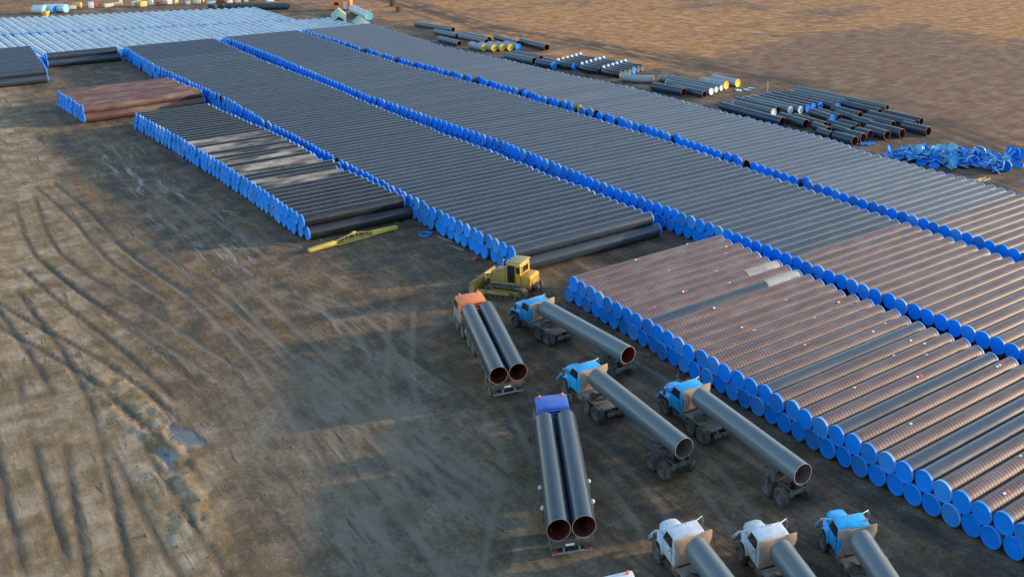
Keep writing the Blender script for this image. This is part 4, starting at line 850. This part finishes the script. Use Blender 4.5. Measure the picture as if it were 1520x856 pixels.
# ------------------------------------------------------------------ loose planks, ring and rubble by the stacks
def plank(x, y, L, rz, label, w=.22, mat=WOOD, z=0):
    me = MB().box((0, 0, 0), (L, w, .07)).mesh('plank', .008, 0); me.materials.append(mat)
    tag(link('plank', me, None, (x, y, z+gz(x, y)+.036), (0, 0, rz)), label, 'plank', 'loose planks on the ground')
for k in range(4): plank(35.0-.28*k+.1, 112.6+.35*k, 2.4-.2*k, 1.9+.05*k, 'grey plank, %s from the beam, at the near corner of the short stack' % ordinal(k+1))
for k, (x, y) in enumerate(((33.6, 124.6), (33.3, 126.2), (33.7, 122.6), (33.2, 128.0))): plank(x, y, 2.6, 1.75+.1*k, 'grey plank, %s of four lying along the short stack' % ordinal(k+1))
plank(48.2, 104.4, 2.8, 1.75, 'long grey plank at the foot of the long stack, behind the bulldozer', .25)
plank(48.05, 101.2, 2.4, 1.8, 'short pale plank at the foot of the long stack, nearer the bulldozer', .35)
plank(48.6, 69.3, 2.6, 1.95, 'grey plank at the foot of the near right stack', .3)
plank(48.3, 56.2, 3.4, 1.7, 'long plank on the ground by the near right stack, beside the light blue truck', .3); plank(47.9, 55.9, 3.0, 1.62, 'shorter plank on the ground by the near right stack, beside the light blue truck', .2)
o = link('end_cap_ring', (lambda me: (me.materials.append(CAPA), me)[1])(MB().tube([(.62*math.cos(a), .62*math.sin(a), .05) for a in np.linspace(0, 2*math.pi, 25)], .09, 8, False).mesh('end_cap_ring')), None, (47.2, 107.0, .03)); tag(o, 'blue ring lying on the ground beside the long stack', 'ring')
o = link('red_block', (lambda me: (me.materials.append(TAGR), me)[1])(MB().box((0, 0, .1), (.5, .35, .2)).mesh('red_block', .04)), None, (48.0, 97.0, 0), (0, 0, .4)); tag(o, 'small red block on the ground by the long stack', 'block')
rub = MB(); r2 = random.Random(5)
def clod(mb, x, y, z, s, rr):
    ph = (1+5**.5)/2
    iv = [(-1, ph, 0), (1, ph, 0), (-1, -ph, 0), (1, -ph, 0), (0, -1, ph), (0, 1, ph), (0, -1, -ph), (0, 1, -ph), (ph, 0, -1), (ph, 0, 1), (-ph, 0, -1), (-ph, 0, 1)]
    ft = [(0, 11, 5), (0, 5, 1), (0, 1, 7), (0, 7, 10), (0, 10, 11), (1, 5, 9), (5, 11, 4), (11, 10, 2), (10, 7, 6), (7, 1, 8), (3, 9, 4), (3, 4, 2), (3, 2, 6), (3, 6, 8), (3, 8, 9), (4, 9, 5), (2, 4, 11), (6, 2, 10), (8, 6, 7), (9, 8, 1)]
    M = Matrix.Translation((x, y, z)) @ Matrix.Rotation(rr.uniform(0, 6.3), 4, 'Z') @ Matrix.Rotation(rr.uniform(0, 6.3), 4, 'X')
    mb.add([tuple(c*s*.5*rr.uniform(.6, 1.15)*k for c, k in zip(p, (1.2, .9, .7))) for p in iv], ft, M)
for k in range(60): clod(rub, 48.6+r2.gauss(0, .45), 61.8+r2.gauss(0, .9), .06, r2.uniform(.08, .22), r2)
me = rub.mesh('rubble', 0, 0); me.materials.append(simple('pale_rubble', (.30, .27, .23), .9, amount=.6)); o = link('rubble', me); o['kind'] = 'stuff'; o['label'] = 'pale broken rubble at the foot of the near right stack'; o['category'] = 'rubble'
cl = MB()
for k in range(650):
    u = r2.random()
    if u < .45:
        y = r2.uniform(60, 112); x = float(np.interp(y, [60, 67, 79, 89, 100, 112], [13.2, 14.2, 15.4, 14.2, 12.5, 11.5]))+r2.gauss(0, 2.2)
    else: x, y = r2.uniform(2, 48), r2.uniform(32, 175)
    if 33 < x < 48 and 112 < y < 178: continue
    clod(cl, x, y, gz(x, y)+.01, min(.2, .035+r2.expovariate(34)), r2)
me = cl.mesh('mud_clods', 0, 0); me.materials.append(CLOD); o = link('mud_clods', me); o['kind'] = 'stuff'; o['label'] = 'clods and small stones scattered over the mud'; o['category'] = 'clods'

# ------------------------------------------------------------------ loose pipes on the right, by the steppe
RIGHT = [  # x, y of the far end, x, y of the near end, diameter, look
 (107.14, 243.32, 110.25, 230.1, 1.2, 'g'), (105.96, 230.41, 107.01, 221.34, 1.2, 'g'), (102.29, 220.43, 103.03, 212.21, 1.2, 'g'), (107.39, 221.06, 108.6, 210.6, 1.2, 'g'), (109.46, 223.16, 110.4, 212.98, 1.2, 'g'),
 (113.06, 214.97, 112.9, 204.54, 1.22, 'r'), (114.51, 206.19, 115.0, 196.24, 1.42, 'r'), (103.71, 192.94, 105.3, 184.6, 1.42, 'g'), (106.64, 195.21, 108.3, 187.07, 1.2, 'g'),
 (105.2, 183.0, 106.0, 178.4, 1.42, 'b'), (107.5, 184.6, 108.3, 178.6, 1.2, 'b'),
 (109.89, 151.32, 111.25, 144.22, 1.42, 'r'), (113.9, 152.48, 115.6, 142.05, 1.2, 'w'), (112.3, 148.5, 113.3, 141.0, 1.2, 'r'), (115.6, 156.83, 117.6, 143.09, 1.0, 'w'), (117.0, 156.87, 119.1, 143.53, 1.0, 'w'),
 (109.75, 132.15, 110.3, 118.12, 1.42, 'r'), (129.4, 135.01, 131.2, 115.28, 1.0, 'g'), (127.6, 133.5, 128.5, 122.5, 1.0, 'g'), (125.6, 133.91, 126.6, 121.01, 1.0, 'k'), (123.9, 133.02, 124.6, 120.2, 1.2, 'b'), (122.4, 133.71, 123.0, 122.57, 1.2, 'b'), (120.8, 133.57, 121.4, 122.61, 1.2, 'b'), (119.3, 133.32, 119.8, 122.26, 1.2, 'b'), (117.8, 133.85, 118.4, 122.51, 1.2, 'w'), (116.2, 133.86, 116.9, 123.34, 1.2, 'w'), (114.6, 134.28, 115.4, 124.7, 1.2, 'r'), (113.0, 132.65, 113.7, 123.83, 1.2, 'w'),
 (112.5, 120.96, 112.2, 114.9, 1.42, 'r'), (114.3, 119.75, 114.2, 112.7, 1.2, 'k'), (118.9, 120.7, 118.2, 114.98, 1.2, 'b'), (120.6, 120.78, 120.1, 115.4, 1.0, 'r'), (112.9, 113.9, 112.4, 110.2, 1.2, 'k'), (110.9, 110.8, 110.7, 107.9, 1.2, 'k'), (110.65, 107.2, 110.7, 103.2, 1.42, 'r'), (112.9, 107.08, 113.05, 103.76, 1.42, 'r'), (114.5, 111.6, 114.4, 107.95, 1.0, 'r'), (116.3, 114.22, 116.1, 108.9, 1.0, 'r'), (122.0, 118.0, 121.5, 113.4, 1.0, 'r'), (118.0, 113.4, 118.1, 109.6, 1.0, 'r'), (114.9, 106.9, 115.1, 104.3, 1.42, 'r'), (117.1, 106.9, 117.0, 102.6, 1.42, 'r'), (119.3, 108.4, 119.5, 101.92, 1.42, 'k'), (120.6, 112.6, 120.6, 109.0, 1.2, 'r'), (123.4, 105.11, 123.6, 100.29, 1.42, 'r'), (125.1, 113.73, 125.4, 104.71, 1.2, 'k'), (127.5, 112.64, 127.9, 105.29, 1.2, 'r'), (123.3, 120.0, 123.2, 113.9, 1.2, 'k'), (127.0, 121.4, 127.5, 113.6, 1.2, 'k'), (122.6, 112.6, 122.8, 106.61, 1.2, 'k')]
look = {'g': (GREYP, GREYP, None, None, 'grey'), 'r': (BLACK, None, None, None, 'black rust-mouthed'), 'k': (BLACK, None, None, None, 'black'), 'b': (BLACK, None, CAPA, CAPA, 'black blue-capped'), 'w': (GREYP, None, CAPW, CAPW, 'grey white-capped')}
where = lambda y: 'by the yellow-capped bends' if y > 195 else 'by the row of nested bends' if y > 172 else 'by the pale bends' if y > 138 else 'in the cluster near the blue heap'
cnt = {}; seen = set()
for (xa, ya, xb, yb, d, k) in RIGHT:
    mat, _, ca, cb, nm = look[k]; key = (nm, where(yb)); cnt[key] = cnt.get(key, 0)+1
    tot = sum(1 for q in RIGHT if look[q[5]][4] == nm and where(q[3]) == key[1])
    rank = sorted([q[0] for q in RIGHT if look[q[5]][4] == nm and where(q[3]) == key[1]]).index(xa)+1
    while (nm, key[1], rank) in seen: rank += 1
    seen.add((nm, key[1], rank))
    lab = '%s%s loose pipe %s' % ('%s from the left ' % ordinal(rank) if tot > 1 else '', nm, key[1])
    put_pipe('loose_pipe', lab, 'pipe', 'loose pipes on the right', (xa, ya), (xb, yb), d/2+.02, 'plain', mat, INNER, ca, cb, r=d/2, base_L=round(math.hypot(xa-xb, ya-yb)), rnd=rnd)
def bend(label, x, y, rz, d, radius, sweep, mat, capm, group, straight=1.5):
    """A factory bend: quarter-ish curved pipe with straight tails and end covers."""
    t = thing('pipe_bend', label, 'pipe bend', (x, y, 0), rz, group); r = d/2; pts = []
    pts.append((-straight, 0, r+.02))
    for a in np.linspace(0, sweep, 11): pts.append((radius*math.sin(a), radius*(1-math.cos(a)), r+.02))
    e = Vector((math.cos(sweep), math.sin(sweep), 0)); pts.append(tuple(Vector(pts[-1])+e*straight))
    part('pipe_wall', MB().tube(pts, r, 20, False), mat, t)
    for p, an in ((pts[0], math.pi), (pts[-1], sweep)):
        link('end_cap', cap_mesh(capm, r), t, p, (0, 0, an))
    return t
CAPK = simple('dark_plastic_cover', (0.03, 0.045, 0.07), 0.5, amount=0.4)
PALEB = simple('pale_grey_bend_coat', (0.30, 0.33, 0.36), 0.5, dirt=(.2, .2, .2), amount=.5, scale=1.2)
for k, (x, y) in enumerate(((104.0, 207.3), (105.4, 205.5), (107.0, 205.0), (108.5, 204.2))):
    bend('pale grey bend with yellow end covers, %s from the left of four' % ordinal(k+1), x, y, -1.62, 1.42, 9, .22, PALEB, CAPY, 'yellow-capped bends', 1.6)
bend('pale grey bend with blue end covers beside the yellow-capped bends', 110.1, 203.6, -1.6, 1.42, 9, .2, PALEB, CAPA, 'yellow-capped bends', 1.6)
bend('strongly curved pale bend with a yellow cover at its right end', 110.6, 160.2, -1.45, 1.42, 4.5, .9, PALEB, CAPY, 'pale bends', 1.1)
bend('pale bend with yellow covers, nearer the edge of the steppe', 123.0, 148.4, -1.6, 1.42, 10, .2, PALEB, CAPY, 'pale bends', 2.2)
bend('pale bend with yellow covers, next to two white-capped pipes', 120.0, 148.0, -1.55, 1.42, 10, .2, PALEB, CAPY, 'pale bends', 2.0)
# rows of dark bends nested side by side, pale covers showing along the row
for g, (x0, y0, n_) in enumerate(((107.6, 178.6, 6), (109.2, 172.6, 6), (110.6, 167.2, 6))):
    for k in range(n_):
        b = bend('black bend, %s from the left in the %s row of nested bends' % (ordinal(k+1), ('far', 'middle', 'near')[g]), x0+1.36*k, y0+.55*k, -1.62, 1.34, 6, .42, COAT_L, CAPK if (k+g) % 5 else CAPA, 'nested black bends', 1.3)
        part('lifting_lug', MB().prism([(-1.2, 1.28), (-.7, 1.28), (-.8, 1.75), (-1.1, 1.75)], -.22, .22), CAPW, b, .04)
# heap of spent blue covers
r3 = random.Random(11)
covers = []
for k in range(250):
    u = r3.random()
    if k < 215:
        x = 110.5+8.3*u; yc = 94.6-1.2*(x-110.5)+r3.gauss(0, 1.7); 
    else: x = r3.uniform(116, 120.5); yc = 83.3+r3.gauss(0, 1.0)
    yc = min(max(yc, 81), 97)
    hgt = max(0.1, 1.7*math.exp(-((yc-(94.2-1.2*(x-110.5)))/2.0)**2)*r3.random()**.7)
    m = (CAPA, CAPQ, CAPC, CAPA, CAPL, CAPQ, CAPC)[k % 7]
    lay = r3.random() < .65
    o = link('pipe_cover', cap_mesh(m, RAD, variant=k % 3), None, (x, yc, hgt+.12), (r3.uniform(0, 6.3), (-1.57 if r3.random() < .6 else 1.57)+r3.gauss(0, .5) if lay else r3.gauss(0, .5), r3.uniform(0, 6.3)))
    if not lay: o.location.z += .5
    tag(o, '', 'cover', 'spent covers on the heap'); covers.append((('turquoise' if m is CAPQ else 'sky blue' if m is CAPL else 'pale blue' if m is CAPC else 'bright blue'), 'lying flat' if lay else 'standing on edge', x, o))
for cn, ps, x, o in covers:
    rk = sorted(c[2] for c in covers if c[:2] == (cn, ps)).index(x)+1
    o['label'] = '%s pipe cover %s on the heap, %s such from the left' % (cn, ps, ordinal(rk))
for k in range(5): plank(111.0+.25*k, 81.4-.1*k+.5*(k % 2), 1.8, -.15+.07*k, 'fresh yellow timber, %s from the left, in front of the blue cover heap' % ordinal(k+1), .2, WOODN, .02+.075*(k % 2)); 
for o in col.objects:
    if o.name.startswith('plank') and o.get('label', '').startswith('fresh'): o['group'] = 'fresh timber pile'
for k, (x, y, s) in enumerate(((113.2, 102.6, .9), (112.2, 103.0, .6), (121.5, 141.6, .9), (123.0, 141.0, .7), (124.6, 141.6, .7))):
    o = link('crumpled_sheet', None); bpy.data.objects.remove(o)
    mb = MB(); n_ = 7
    vs = [((i/6-.5)*s*2, (j/6-.5)*s*1.2, .06+.14*r3.random()) for i in range(n_) for j in range(n_)]; vs2 = [(a, b, c-.03) for a, b, c in vs]
    fs = [(i*n_+j, (i+1)*n_+j, (i+1)*n_+j+1, i*n_+j+1) for i in range(6) for j in range(6)]
    mb.add(vs, fs); mb.add(vs2, [tuple(reversed(f)) for f in fs]); me = mb.mesh('crumpled_sheet', 0); me.materials.append(CAPA if k < 2 else CAPW)
    tag(link('crumpled_sheet', me, None, (x, y, 0), (0, 0, .5*k)), ('larger blue', 'smaller blue', 'pale', 'pale middle', 'pale right')[k]+' crumpled sheet lying on the ground by the loose pipes', 'sheet')
o = thing('marker_post', 'thin pale post standing at the edge of the steppe behind the loose pipes', 'post', (124.2, 137.0, 0)); part('post', MB().tube([(0, 0, 0), (.03, 0, 2.0)], .07, 8), WOODN, o); part('post_top', MB().box((.03, 0, 2.05), (.18, .18, .12)), WOODN, o, .02)

# ------------------------------------------------------------------ far edge of the yard
def gable_shed(label, x, y, rz, w, l, h, hp):
    t = thing('gable_shelter', label, 'shelter', (x, y, 0), rz, 'turquoise gable shelters'); hw = w/2
    part('frame_front', MB().prism([(-hw, 0), (-hw, h), (0, hp), (hw, h), (hw, 0), (hw*.62, 0), (hw*.62, h*.62), (0, h*.9), (-hw*.62, h*.62), (-hw*.62, 0)], -l/2, -l/2+.18), TURQ, t, .02)
    for s in (-1, 1):
        part('side_panel', MB().box((s*(hw-.04), 0.1, h/2), (.08, l-.3, h)), TURQ, t)
        a = math.atan2(hp-h, hw); ln = math.hypot(hp-h, hw)+.15
        part('roof_panel', MB().box((0, 0, 0), (ln, l+.1, .08)), TURQ, t, 0, (s*hw/2, 0, (h+hp)/2+.06), (0, s*a, 0))
    part('back_panel', MB().prism([(-hw+.09, 0), (-hw+.09, h-.05), (0, hp-.1), (hw-.09, h-.05), (hw-.09, 0)], l/2-.1, l/2-.02), TURQ, t)
    return t
gable_shed('turquoise gable shelter with open front, right one of two', 95.2, 246.6, -.15, 3.4, 3.0, 1.7, 3.1)
gable_shed('turquoise gable shelter with open front, left one of two', 93.4, 255.6, -.35, 3.2, 3.4, 2.5, 4.0)
t = thing('site_cabin', 'orange box cabin at the far edge of the yard behind the shelters', 'cabin', (103.2, 280.2, 0), -.6)
part('body', MB().box((0, 0, 1.55), (5.2, 2.6, 2.5)), ORANP, t, .05); part('skid', MB().box((0, .9, .15), (5.6, .2, .3)).box((0, -.9, .15), (5.6, .2, .3)), CHAS, t); part('roof', MB().box((0, 0, 2.86), (5.4, 2.8, .1)), ORANP, t, .02)
dr = part('door', MB().box((1.3, -1.31, 1.4), (.9, .05, 1.9)), WHITP, t, .01); part('door_handle', MB().box((1.65, -1.35, 1.4), (.06, .04, .14)), CHAS, dr); part('window', MB().box((-.9, -1.31, 1.8), (1.1, .05, .8)), GLASS, t)
put_pipe('loose_pipe', 'pale pipe with bright blue cover beside the orange cabin', 'pipe', 'loose pipes at the far edge', (103.6, 273.5), (102.2, 259.5), 1.0, 'plain', PALE, INNER, CAPA, CAPQ, r=1.0, base_L=14, rnd=rnd)
for k, (xa, ya, xb, yb) in enumerate(((79.8, 298.0, 92.8, 289.0), (80.6, 300.2, 93.6, 291.2))):
    put_pipe('loose_pipe', 'dark pipe lying at the far edge, %s of two above the pale field' % ('nearer', 'farther')[k], 'pipe', 'loose pipes at the far edge', (xa, ya), (xb, yb), .73, 'plain', BLACK, INNER, None, None, base_L=16, rnd=rnd)
for k, (x, y, c) in enumerate(((41.6, 317, CAPQ), (43.7, 317.2, CAPA), (46.0, 316.4, CAPQ))):
    t = thing('storage_drum', 'large pale blue drum lying at the far edge, %s of three from left' % ordinal(k+1), 'drum', (x, y, 0), -.9, 'pale blue drums at the far edge')
    part('shell', MB().lathe([(-1.6, 1.0), (-1.55, 1.05), (-.5, 1.02), (-.48, 1.05), (.5, 1.05), (.52, 1.02), (1.55, 1.05), (1.6, 1.0)], 22, M=Matrix.Translation((0, 0, 1.06))), CAPW, t)
    for s in (-1, 1): part('drum_head', MB().lathe([(0, 1.0), (.02, .92), (-.06, .88), (-.04, 0)], 22, M=Matrix.Translation((s*1.58, 0, 1.06)) @ Matrix.Rotation(0 if s > 0 else math.pi, 4, 'Z')), c, t)
t = thing('funnel', 'yellow cone-shaped funnel standing behind the pale pipe field', 'funnel', (41.2, 306.0, 0)); part('cone', MB().lathe([(0, .35), (.5, .4), (1.6, .9), (2.0, .95), (2.0, .85), (1.6, .8), (.55, .3), (.5, 0)], 18, 'z'), CRTY, t); part('stand', MB().box((0, 0, .06), (1.0, 1.0, .12)), CHAS, t, .02)
cm = [BAG, CRTY, CAPW, CRTR, BAG, WOODN, GREYC]
for k in range(26):
    x = 49+k*1.95+r3.uniform(-.6, .6); y = 321.5-.28*(x-50)+r3.uniform(-2.0, 4); w_, d_, h_ = r3.uniform(.9, 2.4), r3.uniform(.8, 1.6), r3.uniform(.6, 1.5)
    if 75 < x: y -= 1
    t = thing('supply_crate', '%s crate in the far row of supplies, %s from the left' % (('off-white', 'yellow', 'pale blue', 'dull red', 'off-white', 'timber', 'grey')[k % 7], ordinal(k+1)), 'crate', (x, y, 0), r3.uniform(-.5, .5), 'supplies along the far edge')
    part('box', MB().box((0, 0, h_/2+.12), (w_, d_, h_)), cm[k % 7], t, .04); part('pallet', MB().box((0, 0, .1), (w_+.1, d_+.1, .04)).box((-w_*.4, 0, .045), (.1, d_, .09)).box((w_*.4, 0, .045), (.1, d_, .09)), WOOD, t); part('lid', MB().box((0, 0, h_+.15), (w_+.06, d_+.06, .06)), cm[k % 7], t, .01)
for k, (x, y) in enumerate(((77.0, 300.6), (79.0, 299.4))):
    t = thing('tyre_stack', 'dark stack of tyres behind the pale field, %s of two' % ('left', 'right')[k], 'tyres', (x, y, 0), 0, 'stacked tyres')
    for q in range(3): part('tyre', lambda: tyre_mb(.75, .45), TYRE, t, 0, (r3.uniform(-.06, .06), r3.uniform(-.06, .06), .24+.47*q), (math.pi/2, 0, 0), key='bigtyre')
def shrub(label, x, y, h):
    t = thing('bare_shrub', label, 'shrub', (x, y, 0), 0, 'bare shrubs on the steppe'); r4 = random.Random(int(x*7)); mb = MB()
    for k in range(46):
        a = r4.uniform(0, 6.3); le = r4.uniform(.2, .6); p = Vector((r4.gauss(0, .3), r4.gauss(0, .3), 0)); q = p+Vector((math.cos(a)*le*h*.4, math.sin(a)*le*h*.4, h*r4.uniform(.4, .7))); e = q+Vector((r4.gauss(0, .3)*h*.5, r4.gauss(0, .3)*h*.5, h*r4.uniform(.1, .35)))
        mb.tube([p, q, e], [.05, .03, .008], 4)
        for w in range(3): f = q.lerp(e, r4.random()); mb.tube([f, f+Vector((r4.gauss(0, .35), r4.gauss(0, .35), r4.uniform(.1, .5)))], [.02, .006], 3)
    part('twigs', mb, TWIG, t)
    part('root_crown', MB().lathe([(0, .45), (.12, .4), (.2, .2), (.22, 0)], 10, 'z'), TWIG, t)
shrub('tall bare shrub at the top edge right of the orange cabin', 116.5, 279, 3.0); shrub('lower bare shrub just below the tall one', 113.6, 268.5, 1.8)
print('objects', len(bpy.data.objects), 'tris', sum(len(m.polygons)*2 for m in bpy.data.meshes))
